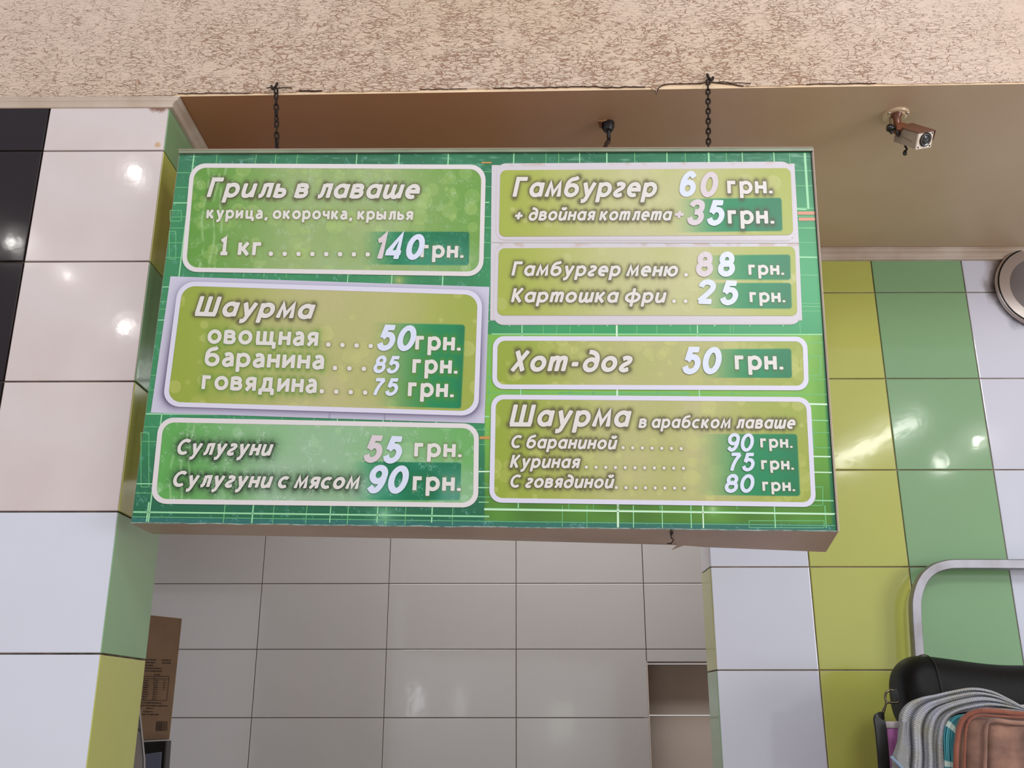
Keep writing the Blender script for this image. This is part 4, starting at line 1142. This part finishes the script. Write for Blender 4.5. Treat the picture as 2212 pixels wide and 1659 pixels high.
def cb(a, b, c): return ob+MB@np.array([a, b, c])         # a right, b rearward, c up
hexa('camera_body', [cb(.0015, .004, -.001), cb(bw_-.003, .004, -.001), cb(bw_-.005, .004, -bh_), cb(.0, .004, -bh_), cb(.0015, bL, -.001), cb(bw_-.003, bL, -.001), cb(bw_-.005, bL, -bh_), cb(.0, bL, -bh_)], M['camshell'], sc, .0012)
hexa('sun_hood', [cb(-.001, -.001, .0015), cb(bw_+.003, -.001, .0015), cb(bw_+.003, -.001, -.0003), cb(-.001, -.001, -.0003), cb(-.001, bL, .0015), cb(bw_+.003, bL, .0015), cb(bw_+.003, bL, -.0003), cb(-.001, bL, -.0003)], M['hood'], sc, .0004)
hexa('sun_hood', [cb(bw_+.0012, -.001, .001), cb(bw_+.003, -.001, .001), cb(bw_-.001, -.001, -.024), cb(bw_-.0028, -.001, -.024), cb(bw_+.0012, bL, .001), cb(bw_+.003, bL, .001), cb(bw_-.001, bL, -.024), cb(bw_-.0028, bL, -.024)], M['hood'], sc, .0004)
hexa('front_plate', [cb(.0005, .0, -.0015), cb(bw_-.003, .0, -.0015), cb(bw_-.0045, .0, -bh_-.001), cb(-.001, .0, -bh_-.001), cb(.0005, .005, -.0015), cb(bw_-.003, .005, -.0015), cb(bw_-.0045, .005, -bh_-.001), cb(-.001, .005, -bh_-.001)], M['camwhite'], sc, .0008)
LM = Matrix([[MB[i][0], MB[i][2], -MB[i][1]] for i in range(3)])
lc = cb(.0235, 0, -.0185)
bm_obj('lens_ring', lathe_bm(lc, LM, [(.0178, 0), (.0178, .0025), (.0165, .0035), (.0150, .002), (.0125, .0012), (.0118, .0012)], 32), M['black'], sc, True)
bm_obj('lens_glass', lathe_bm(lc, LM, [(.0120, .0008), (.0100, .0026), (.0060, .0040), (.0, .0046)], 28), M['lens'], sc, True)
tube('lens_trim', [Vector(map(float, lc))+LM@Vector((.0140*math.cos(t), .0140*math.sin(t), .0022)) for t in np.linspace(0, 2*math.pi, 25)[:-1]], .0007, M['chrome'], sc, 5, True)
for a, c in ((.0045, -.0365), (.041, -.0365), (.0432, -.0045)):
    bm_obj('led_window', lathe_bm(cb(a, 0, c), LM, [(.0022, -.001), (.0022, .0006), (0, .0008)], 10), M['black'], sc)
# small logo blocks and faded caption lines on the left flank
def flank(b0_, b1_, c0, c1_, m, nm):
    P = [cb(-.0004, b0_, c0), cb(-.0004, b1_, c0), cb(-.0004, b1_, c1_), cb(-.0004, b0_, c1_)]
    mesh_obj(nm, P, [(0, 1, 2, 3)], m, sc)
M['fade'] = mat('faded_caption', c4(140, 126, 110), .6)
for i in range(4): flank(.074-.0035*i, .0715-.0035*i, -.0125, -.0165, M['black'], 'logo_print')
for i in range(9): flank(.066-.0055*i, .062-.0055*i, -.019-.0006*i, -.022-.0006*i, M['fade'], 'logo_print')
tube('camera_cable', catmull([cb(.018, .060, -bh_+.002), cb(.018, .060, -bh_-.004)+(0, 0, -.004), cb(.018, .060, -bh_-.004)+(.003, 0, -.014), cb(.018, .060, -bh_-.004)+(-.002, 0, -.020), cb(.018, .060, -bh_-.004)+(-.004, -.0, -.030)], 4), .0028, M['rubber'], sc, 8, scales=list(np.concatenate([np.ones(9), np.linspace(1, 1.0, 3), np.linspace(1.5, 1.9, 3), np.array([1.95, 1.6])])))
tube('camera_cable', catmull([kx+Vector((.012, .0, -.002)), kx+Vector((.018, .004, -.020)), Vector(map(float, cb(.006, bL, -.020)))], 4), .0030, M['rubber'], sc, 8)
adopt(sc)

# ------------------------------------------------------------------ round steel flue cover at the right
fl = empty('flue_cover', (FLUE[0], DR, FLUE[2]-.144)); 
MY = Matrix(((1, 0, 0), (0, 0, -1), (0, 1, 0)))         # local z -> world -y
M['steel'] = mat('dull_steel', c4(150, 146, 150), .22, .9, var=(c4(110, 104, 106), 5, .6), bump=(6, .1, .004))
M['steel_dark'] = mat('dark_rim_metal', c4(30, 26, 26), .3, .6)
M['bright_rim'] = mat('bright_rim_metal', c4(200, 190, 186), .25, .8)
fc_ = Vector((FLUE[0], DR, FLUE[2]))
bm_obj('rim', lathe_bm(fc_, MY, [(.120, 0), (.137, .006), (.1445, .010), (.1445, .017), (.141, .021), (.139, .0215)], 64), M['bright_rim'], fl, True)
bm_obj('rim', lathe_bm(fc_, MY, [(.139, .0205), (.1395, .0225), (.1375, .0240), (.1345, .0235), (.133, .019)], 64), M['steel_dark'], fl, True)
bm_obj('disc', lathe_bm(fc_, MY, [(.1355, .019), (.12, .0205), (.08, .0225), (.04, .0235), (.0, .024)], 64), M['steel'], fl, True)
tag(fl, 'round grey metal flue cover with dark rim amid soot stains', 'flue cover')
adopt(fl)

# ------------------------------------------------------------------ kitchen corner: cardboard box, monitor and leaning panel
M['card'] = mat('brown_cardboard', c4(138, 110, 84), .85, bump=(60, .2, .001), var=(c4(112, 86, 64), 7, .7))
M['cardink'] = mat('dark_carton_print', c4(66, 52, 42), .9)
YC = 3.55
cbx = empty('cardboard_carton', atY(335, 1600, YC)); tag(cbx, 'brown cardboard carton printed with a data table, standing behind the left pillar', 'carton')
q = [(296, 1325.5), (393.5, 1336), (366, 1597.5), (288, 1602)]
P = [atY(*p, YC) for p in q]; P2 = [p+np.array([-.075, .12, 0.0]) for p in P]
hexa('carton', P+P2, M['card'], cbx, .002)
def onc(px, py): return atY(px, py, YC-.0012)
V = []; Fs = []
def cbar(x0, y0, x1, y1, w):
    b = len(V); d = np.array((x1-x0, y1-y0), float); d /= np.hypot(*d); n_ = np.array((-d[1], d[0]))*w/2
    for p in ((x0, y0)+n_, (x0, y0)-n_, (x1, y1)-n_, (x1, y1)+n_): V.append(onc(*p))
    Fs.append((b, b+1, b+2, b+3))
def words(x0, x1, y, sl_, h):
    x = x0
    while x < x1:
        w = random.uniform(1.2, 3.4)
        cbar(x, y+(x-x0)*sl_, min(x+w, x1), y+(x+w-x0)*sl_, h*random.uniform(.6, 1)); x += w+random.uniform(.5, 1.6)
for x0, x1, y in ((314, 337, 1425), (350, 369, 1426), (313, 336, 1431), (350, 369, 1432), (312, 331, 1437), (311, 349, 1443), (311, 349, 1449), (333, 345, 1457.5)): words(x0, x1, y, .03, 3.4)
for i, y in enumerate(range(1470, 1511, 5)):
    words(311-i*.4, 319+random.uniform(0, 4)-i*.4, y, .02, 3); words(334-i*.4, 342-i*.4, y, .02, 2.4)
    if i < 5: words(353-i*.4, 358-i*.4, y, .02, 2.4)
for x0, x1, y in ((303, 348, 1518), (303, 361, 1524), (316, 330, 1530), (309, 330, 1537), (303, 343, 1543)): words(x0, x1, y, .02, 3.2)
cbar(309, 1461, 365, 1461, 1.2); cbar(309, 1466, 365, 1467, 1); cbar(303, 1513, 360, 1513.5, 1.3); cbar(309, 1461, 303, 1513, .9); cbar(365, 1461, 360, 1513, .9); cbar(334, 1461, 330, 1513, .7)
x = 338
while x < 362:
    w = random.choice([.9, 1.6, 2.4]); cbar(x, 1558, x-1, 1579, w); x += w+random.uniform(.8, 1.6)
tag(mesh_obj('carton_print', V, Fs, M['cardink'], cbx), kind='stuff')
adopt(cbx)
# black framed monitor below it
mn = empty('black_monitor', atY(335, 1950, YC-.02)); tag(mn, 'black framed screen under the brown cardboard carton', 'monitor')
q = [(290, 1603.5), (360, 1600), (346, 1800), (262, 1800)]
P = [atY(*p, YC-.03) for p in q]; P2 = [p+np.array([0, .05, 0]) for p in P]
hexa('bezel', P+P2, M['black'], mn, .003)
q = [(296, 1632), (349, 1624), (337, 1790), (270, 1790)]
M['screen'] = mat('unlit_screen', c4(92, 96, 112), .12, coat=.6, var=(c4(70, 74, 90), 4, .5))
P = [atY(*p, YC-.034) for p in q]; P2 = [p+np.array([0, .01, 0]) for p in P]
hexa('screen', P+P2, M['screen'], mn, .001)
P = [atY(*p, YC-.02) for p in [(300, 1790), (325, 1790), (300, 2300), (270, 2300)]]; P2 = [p+np.array([0, .03, 0]) for p in P]
for p in (P[2], P[3], P2[2], P2[3]): p[2] = 0.0
hexa('stand', P+P2, M['black'], mn, .002)
adopt(mn)
# grey panel leaning behind the pillar
lp = empty('laminate_sheet', atY(255, 1700, 2.9)); tag(lp, 'grey laminate sheet leaning behind the left pillar', 'sheet')
YP = 2.95
q = [(230, 1330), (285, 1398), (309, 1640), (309, 1760)]
P = [atY(*p, YP) for p in q]
P = [P[0], P[1], P[2], P[3], atY(200, 1760, YP)]
b_ = P[3].copy(); b_[2] = 0; c_ = P[4].copy(); c_[2] = 0
P = P[:4]+[b_, c_]
Q = [p+np.array([0, .018, 0]) for p in P]; n = len(P)
M['lam'] = mat('grey_laminate', c4(150, 143, 139), .45, var=(c4(140, 132, 128), 4, .5))
mesh_obj('laminate_board', P+Q, [tuple(range(n)), tuple(range(n, 2*n))[::-1]]+[(i, n+i, n+(i+1) % n, (i+1) % n) for i in range(n)], M['lam'], lp)
pe_ = [P[1]+np.array([.001, 0, 0]), P[2]+np.array([.001, 0, 0]), P[3]+np.array([.001, 0, 0])]
tube('dark_edge', pe_, .0016, M['black'], lp, 6)
tube('seam', catmull([atY(272, 1563, YP-.001), atY(284, 1567, YP-.001), atY(297, 1573, YP-.001), atY(302, 1580, YP-.001)], 4), .0010, M['cardink'], lp, 5)
adopt(lp)

# ------------------------------------------------------------------ trolley, bag, towels at the lower right
M['alu'] = mat('scuffed_aluminium', c4(166, 162, 168), .42, .7, bump=(50, .12, .001), var=(c4(120, 112, 108), 12, .6))
M['leather'] = mat('black_grained_leather', c4(14, 12, 11), .5, spec=.22, bump=(260, .5, .0012), var=(c4(12, 11, 10), 8, .5))
M['leather_smooth'] = mat('black_smooth_strap', c4(26, 24, 22), .35)
YT = 2.965
tr = empty('hand_trolley', (1.6, YT, 0)); tag(tr, 'aluminium trolley with rounded tubular handle against the green tiles', 'trolley')
ctr = [(1992, 1760), (1988, 1600), (1983.5, 1440), (1977, 1330), (1978, 1290), (1990, 1255), (2012, 1232), (2042, 1221.5), (2080, 1219.5), (2212, 1220)]
pts = [atY(*p, YT) for p in catmull([(*p,) for p in ctr], 5)]
xl_ = pts[0][0]; p0 = pts[0].copy(); p0[2] = .12
right = [np.array([2*2.0-p[0], p[1], p[2]]) for p in pts[::-1]]
p9 = right[-1].copy(); p9[2] = .12
prof = [(-.0115, -.016), (.0115, -.016), (.0145, -.012), (.0145, .012), (.0115, .016), (-.0115, .016), (-.0145, .012), (-.0145, -.012)]
bm_obj('handle_tube', sweep_bm([p0]+pts+right+[p9], prof, up=Vector((0, 1, 0))), M['alu'], tr, True)
cxm = 2.0
zs_ = float(atY(2000, 1502, 2.70)[2])-76/(F/2.83)-.004
box('shelf', xl_, 2*2.0-xl_, 2.60, YT-.017, zs_-.012, zs_, M['alu'], tr, .002)
for z in (.35, .75): box('cross_bar', xl_, 2*2.0-xl_, YT-.012, YT+.012, z, z+.03, M['alu'], tr, .003)
box('toe_plate', xl_-.12, 2*2.0-xl_+.02, YT-.50, YT+.01, .115, .125, M['alu'], tr, .002)
for x in (xl_+.03, 2*2.0-xl_-.03):
    bm_obj('wheel', lathe_bm((x, YT+.0, .075), Matrix.Rotation(math.pi/2, 3, 'Y'), [(0, -.02), (.03, -.02), (.07, -.018), (.075, -.01), (.075, .01), (.07, .018), (.03, .02), (0, .02)], 28), M['rubber'], tr, True)
adopt(tr)

# storage box under the towels (pink with a white rim)
M['pink'] = mat('pink_plastic_bag', c4(196, 116, 180), .45, bump=(20, .3, .004), var=(c4(160, 84, 150), 16, .8))
M['white_rim'] = mat('white_crumpled_rim', c4(206, 196, 196), .5, bump=(60, .4, .003), var=(c4(150, 140, 140), 30, .6))
YB = 2.575
pk = empty('storage_box', (1.5, YB-.02, .125)); tag(pk, 'pink box with a white rim, under the hanging towels', 'box')
tlp = atY(1898, 1558, YB); zt = float(tlp[2]); x0 = float(tlp[0])
box('tub', x0+.004, 2.15, YB-.040, 2.588, .1255, zt-.012, M['pink'], pk, .008, 2)
box('rim', x0, 2.155, YB-.044, 2.592, zt-.016, zt, M['white_rim'], pk, .004, 2)
adopt(pk)

# black leather bag lying on the box
YG = 2.70
bag = empty('leather_bag', (1.55, YG, zt)); tag(bag, 'black grained leather handbag lying behind the towels', 'bag')
sec = [(1934, 1500, 26), (1937, 1503, 44), (1944, 1505, 56), (1956, 1504, 67), (1972, 1502, 73.5), (1990, 1502, 75.5), (2005, 1502, 75), (2030, 1503, 73), (2070, 1505, 70), (2120, 1509, 67), (2165, 1512, 66), (2212, 1513, 66), (2280, 1512, 67), (2380, 1510, 62), (2410, 1508, 40)]
bm = bmesh.new(); rings = []
for x, y, h in sec:
    p = atY(x, y, YG); hh = h/ (F/2.83); n = 28; rg_ = []
    for i in range(n):
        a = 2*math.pi*i/n
        ca, sa = math.cos(a), math.sin(a)
        yy = math.copysign(abs(ca)**.8, ca)*hh*.95
        zz = math.copysign(abs(sa)**.85, sa)*hh
        dent = -.012*math.exp(-((x-1985)/18)**2-((sa-.3)/.35)**2) if ca < 0 else 0
        rg_.append(bm.verts.new((float(p[0]), YG+yy-dent, float(p[2])+zz)))
    rings.append(rg_)
for A, B in zip(rings, rings[1:]):
    for j in range(28): bm.faces.new((A[j], A[(j+1) % 28], B[(j+1) % 28], B[j]))
bm.faces.new(rings[0][::-1]); bm.faces.new(rings[-1])
bmesh.ops.recalc_face_normals(bm, faces=bm.faces)
o = bm_obj('bag_body', bm, M['leather'], bag, True)
md = o.modifiers.new('s', 'SUBSURF'); md.levels = 1; md.render_levels = 2
# seam welt round the bag
p = atY(2003, 1502, YG); hh = 76/(F/2.83)
tube('seam', [(float(p[0])+.001*math.sin(i), YG+math.copysign(abs(math.cos(a))**.8, math.cos(a))*hh*.965, float(p[2])+math.copysign(abs(math.sin(a))**.85, math.sin(a))*hh*1.008) for i, a in enumerate(np.linspace(0, 2*math.pi, 41)[:-1])], .0016, M['leather_smooth'], bag, 6, True)
tube('piping', [atY(*q_, YG-.0) for q_ in [(1955, 1445), (1962, 1438.5), (1972, 1433), (1985, 1428.5), (2000, 1426.8)]], .0022, M['leather_smooth'], bag, 6)
YS = 2.64
a_ = [atY(*p, YS) for p in [(1936, 1488), (1926, 1492), (1934, 1514), (1944, 1516)]]
hexa('tab', [p+np.array([0, -.004, 0]) for p in (a_[1], a_[0], a_[3], a_[2])]+[p+np.array([0, .004, 0]) for p in (a_[1], a_[0], a_[3], a_[2])], M['leather_smooth'], bag, .001)
M['gunmetal'] = mat('gunmetal', c4(120, 110, 96), .18, .95)
tube('ring', [atY(*p, YS) for p in catmull([(1931, 1492), (1921, 1491.5), (1914, 1497), (1912, 1508), (1916, 1516), (1928, 1518), (1940, 1516), (1941, 1508)], 4, True)], .0029, M['gunmetal'], bag, 8, True)
tube('clasp', [atY(*p, YS-.004) for p in [(1917, 1514), (1914, 1519), (1913, 1524), (1909, 1535), (1906, 1545), (1903, 1553)]], .0026, M['gunmetal'], bag, 8, scales=[.7, 1.3, .9, 1.5, 1.3, .9])
YS2 = 2.516
stp = [(1901, 1552), (1900, 1556), (1903, 1575), (1906, 1605), (1909, 1640), (1911, 1680), (1912, 1760)]
P = [atY(*p, YS2) for p in catmull(stp, 4)]
P = [atY(1909, 1548, YS-.02), atY(1904, 1548, YS-.06)]+P
bm_obj('strap', sweep_bm(P, [(-.014, -.004), (.012, -.004), (.0145, 0), (.012, .004), (-.014, .004), (-.0155, 0)], up=Vector((0, 1, 0)), scales=[.5, .8]+[1]*(len(P)-2)), M['leather_smooth'], bag, True)
adopt(bag)

# towels ---------------------------------------------------------------------
def cloth_mat(name, c1_, c2_, scale, rib, rs=.0018):
    m = mat(name, c1_, .95, spec=.15, var=(c2_, scale, .9))
    nt = m.node_tree; b = nt.nodes['Principled BSDF']; tc = nt.nodes['Texture Coordinate']
    b.inputs['Sheen Weight'].default_value = .3
    uv = nt.nodes.new('ShaderNodeUVMap')
    w = nt.nodes.new('ShaderNodeTexWave'); w.bands_direction = 'Y'; w.inputs['Scale'].default_value = rib; w.inputs['Distortion'].default_value = 2.5; w.inputs['Detail'].default_value = 2; w.inputs['Detail Scale'].default_value = 2
    nt.links.new(uv.outputs[0], w.inputs['Vector'])
    n = nt.nodes.new('ShaderNodeTexNoise'); n.inputs['Scale'].default_value = 420; nt.links.new(tc.outputs['Object'], n.inputs['Vector'])
    a = nt.nodes.new('ShaderNodeMath'); nt.links.new(w.outputs['Fac'], a.inputs[0]); nt.links.new(n.outputs[0], a.inputs[1])
    bp = nt.nodes.new('ShaderNodeBump'); bp.inputs['Strength'].default_value = .9; bp.inputs['Distance'].default_value = rs
    nt.links.new(a.outputs[0], bp.inputs['Height']); nt.links.new(bp.outputs[0], b.inputs['Normal'])
    return m
M['towel_grey'] = cloth_mat('grey_blue_terry', c4(178, 180, 194), c4(170, 166, 146), 16, 30)
M['towel_terra'] = cloth_mat('terracotta_terry', c4(164, 124, 106), c4(96, 74, 68), 14, 3, .0012)
M['towel_hem'] = cloth_mat('terracotta_hem', c4(150, 92, 74), c4(120, 70, 56), 20, 30, .001)

def bundle(name, P0, P1, Y, m, parent, folds=4, amp=.018, nu=40, nv=60, bow=.0, yfun=None, thick=.004):
    """cloth swept between two pixel paths; folds run along them"""
    A = np.array(catmull(P0, 12)); B = np.array(catmull(P1, 12))
    def resamp(A):
        L = np.concatenate([[0], np.cumsum(np.hypot(*np.diff(A, axis=0).T))]); t = np.linspace(0, L[-1], nv)
        return np.stack([np.interp(t, L, A[:, 0]), np.interp(t, L, A[:, 1])], 1)
    A = resamp(A); B = resamp(B); V = []; Fs = []; UV = []
    for i in range(nv):
        for j in range(nu):
            u = j/(nu-1); v = i/(nv-1)
            p = A[i]*(1-u)+B[i]*u
            ph = folds*(u+.10*math.sin(v*4+u*2))*2*math.pi
            y = Y+amp*(.5*math.cos(ph)+.18*math.cos(2.3*ph+1+v*3))*(.55+.45*math.sin(math.pi*min(max(u, .02), .98)))
            y += (yfun(u, v) if yfun else 0)
            y -= bow*math.sin(math.pi*u)
            V.append(atY(p[0], p[1], y)); UV.append((u, v))
    for i in range(nv-1):
        for j in range(nu-1):
            a = i*nu+j; Fs.append((a, a+1, a+nu+1, a+nu))
    o = mesh_obj(name, V, Fs, m, parent, True)
    ul = o.data.uv_layers.new(name='UVMap')
    for lp_ in o.data.loops: ul.data[lp_.index].uv = UV[lp_.vertex_index]
    md = o.modifiers.new('t', 'SOLIDIFY'); md.thickness = thick; md.offset = 0
    return o
tg = empty('grey_towel', atY(1990, 1700, 2.50)); tag(tg, 'faded grey-blue ribbed towel gathered in folds before the black bag', 'towel')
bundle('towel_cloth', [(2215, 1531), (2180, 1511), (2140, 1493), (2098, 1487), (2050, 1495), (2020, 1502), (1990, 1508), (1962, 1520), (1945, 1541), (1941, 1570), (1938, 1610), (1928, 1650), (1920, 1700)],
       [(2225, 1538), (2190, 1534), (2150, 1531), (2120, 1532), (2090, 1536), (2068, 1542), (2052, 1552), (2042, 1568), (2038, 1590), (2036, 1615), (2038, 1645), (2042, 1675), (2046, 1720)], 2.50, M['towel_grey'], tg, 4.2, .030, 90, 110,
       yfun=lambda u, v: .05*max(0, .45-v))
# a corner hanging loose at the left
bundle('towel_corner', [(1944, 1560), (1941, 1590), (1934, 1615), (1926, 1640), (1930, 1662), (1938, 1700)], [(1962, 1560), (1960, 1590), (1962, 1620), (1958, 1640), (1964, 1662), (1966, 1700)], 2.475, M['towel_grey'], tg, 1.2, .008, 16, 30)
M['blue_edge'] = mat('blue_towel_edge', c4(128, 150, 176), .9)
tube('towel_edge', [atY(*p, 2.463) for p in catmull([(1924, 1634), (1932, 1642), (1942, 1652), (1952, 1664), (1960, 1680)], 4)], .0034, M['blue_edge'], tg, 6)
adopt(tg)

# teal checked cloth
def teal():
    m = mat('teal_checked_cloth', c4(64, 138, 148), .9, spec=.15, bump=(400, .4, .001))
    nt = m.node_tree; b = nt.nodes['Principled BSDF']; uv = nt.nodes.new('ShaderNodeUVMap'); N = nt.nodes.new; L = nt.links
    last = None
    def band(src, scale, lo, hi, ca, prev):
        w = N('ShaderNodeTexWave'); w.bands_direction = src; w.inputs['Scale'].default_value = scale; w.inputs['Distortion'].default_value = .8
        L.new(uv.outputs[0], w.inputs['Vector'])
        r = N('ShaderNodeMapRange'); r.inputs[1].default_value = lo; r.inputs[2].default_value = hi; L.new(w.outputs['Fac'], r.inputs[0])
        x = N('ShaderNodeMix'); x.data_type = 'RGBA'; x.inputs[7].default_value = ca
        if prev is None: x.inputs[6].default_value = c4(64, 138, 148)
        else: L.new(prev, x.inputs[6])
        L.new(r.outputs[0], x.inputs[0]); return x.outputs[2]
    last = band('X', 1.1, .55, .8, c4(24, 84, 100), last)
    last = band('X', 2.3, .86, .95, c4(120, 180, 186), last)
    last = band('Y', .62, .93, .97, c4(196, 214, 204), last)
    L.new(last, b.inputs['Base Color'])
    return m
tt = empty('teal_cloth', atY(2050, 1700, 2.49)); tag(tt, 'narrow teal checked cloth between the grey towel and the terracotta one', 'cloth')
bundle('cloth', [(2085, 1543), (2062, 1547), (2048, 1557), (2040, 1574), (2038, 1600), (2040, 1640), (2042, 1690)], [(2090, 1549), (2080, 1558), (2074, 1572), (2070, 1592), (2068, 1620), (2068, 1650), (2070, 1690)], 2.497, teal(), tt, 1.6, .004, 24, 50)
adopt(tt)

# terracotta towels: a folded stack of layers with thick hems
tw = empty('terracotta_towel', atY(2150, 1700, 2.46)); tag(tw, 'stained terracotta terry towel folded over at the right edge', 'towel')
def layer(px0, pyt, rad, Y, amp, nm):
    """a hanging flap: rounded upper-left corner, running off to the right and down"""
    V = []; Fs = []; nu, nv = 46, 40; UV = []
    for i in range(nv):
        for j in range(nu):
            u = j/(nu-1); v = i/(nv-1)
            X = px0+u*(2420-px0); Yp = pyt+v*(1760-pyt)
            # round the corner
            if X < px0+rad and Yp < pyt+rad:
                dx = px0+rad-X; dy = pyt+rad-Yp; d = math.hypot(dx, dy)
                if d > rad: X = px0+rad-dx*rad/d; Yp = pyt+rad-dy*rad/d
            e = min(v*(1760-pyt), u*(2420-px0))
            y = Y+.022*math.exp(-e/7)+amp*math.sin(u*15+v*1.5)+.35*amp*math.sin(u*47+v*5)
            V.append(atY(X, Yp+u*10, y)); UV.append((u, v))
    for i in range(nv-1):
        for j in range(nu-1):
            a = i*nu+j; Fs.append((a, a+1, a+nu+1, a+nu))
    o = mesh_obj(nm, V, Fs, M['towel_terra'], tw, True)
    ul = o.data.uv_layers.new(name='UVMap')
    for l_ in o.data.loops: ul.data[l_.index].uv = UV[l_.vertex_index]
    md = o.modifiers.new('t', 'SOLIDIFY'); md.thickness = .005; md.offset = 0
def hem(pts, Y, r, m):
    tube('hem', [atY(p[0], p[1], Y) for p in catmull(pts, 6)], r, m, tw, 8)
layer(2066, 1538, 40, 2.470, .003, 'towel_layer')
layer(2084, 1547, 30, 2.455, .003, 'towel_layer')
layer(2128, 1557, 14, 2.438, .003, 'towel_layer')
hem([(2300, 1546), (2200, 1542), (2160, 1537), (2120, 1536), (2092, 1545), (2075, 1566), (2068, 1600), (2065, 1640), (2064, 1760)], 2.462, .0066, M['towel_hem'])
hem([(2300, 1566), (2200, 1562), (2160, 1557), (2140, 1557), (2132, 1564), (2129, 1585), (2128, 1620), (2127, 1660), (2125, 1760)], 2.434, .0050, M['towel_terra'])
hem([(2300, 1552), (2200, 1550), (2150, 1547), (2115, 1546), (2097, 1553), (2088, 1570), (2085, 1600), (2083, 1650), (2082, 1760)], 2.452, .0030, M['towel_hem'])
adopt(tw)
# pale towel end lying at the right above the terracotta one
tp = empty('cream_towel', atY(2190, 1545, 2.56)); tag(tp, 'off-white towel end between the black bag and the terracotta towel', 'towel')
bundle('towel_cloth', [(2120, 1534), (2150, 1529), (2180, 1526), (2212, 1522), (2300, 1520)], [(2130, 1540), (2160, 1544), (2180, 1546), (2212, 1556), (2300, 1560)], 2.52, cloth_mat('off_white_terry', c4(206, 200, 192), c4(184, 174, 160), 9, 12), tp, 1, .008, 20, 30)
adopt(tp)
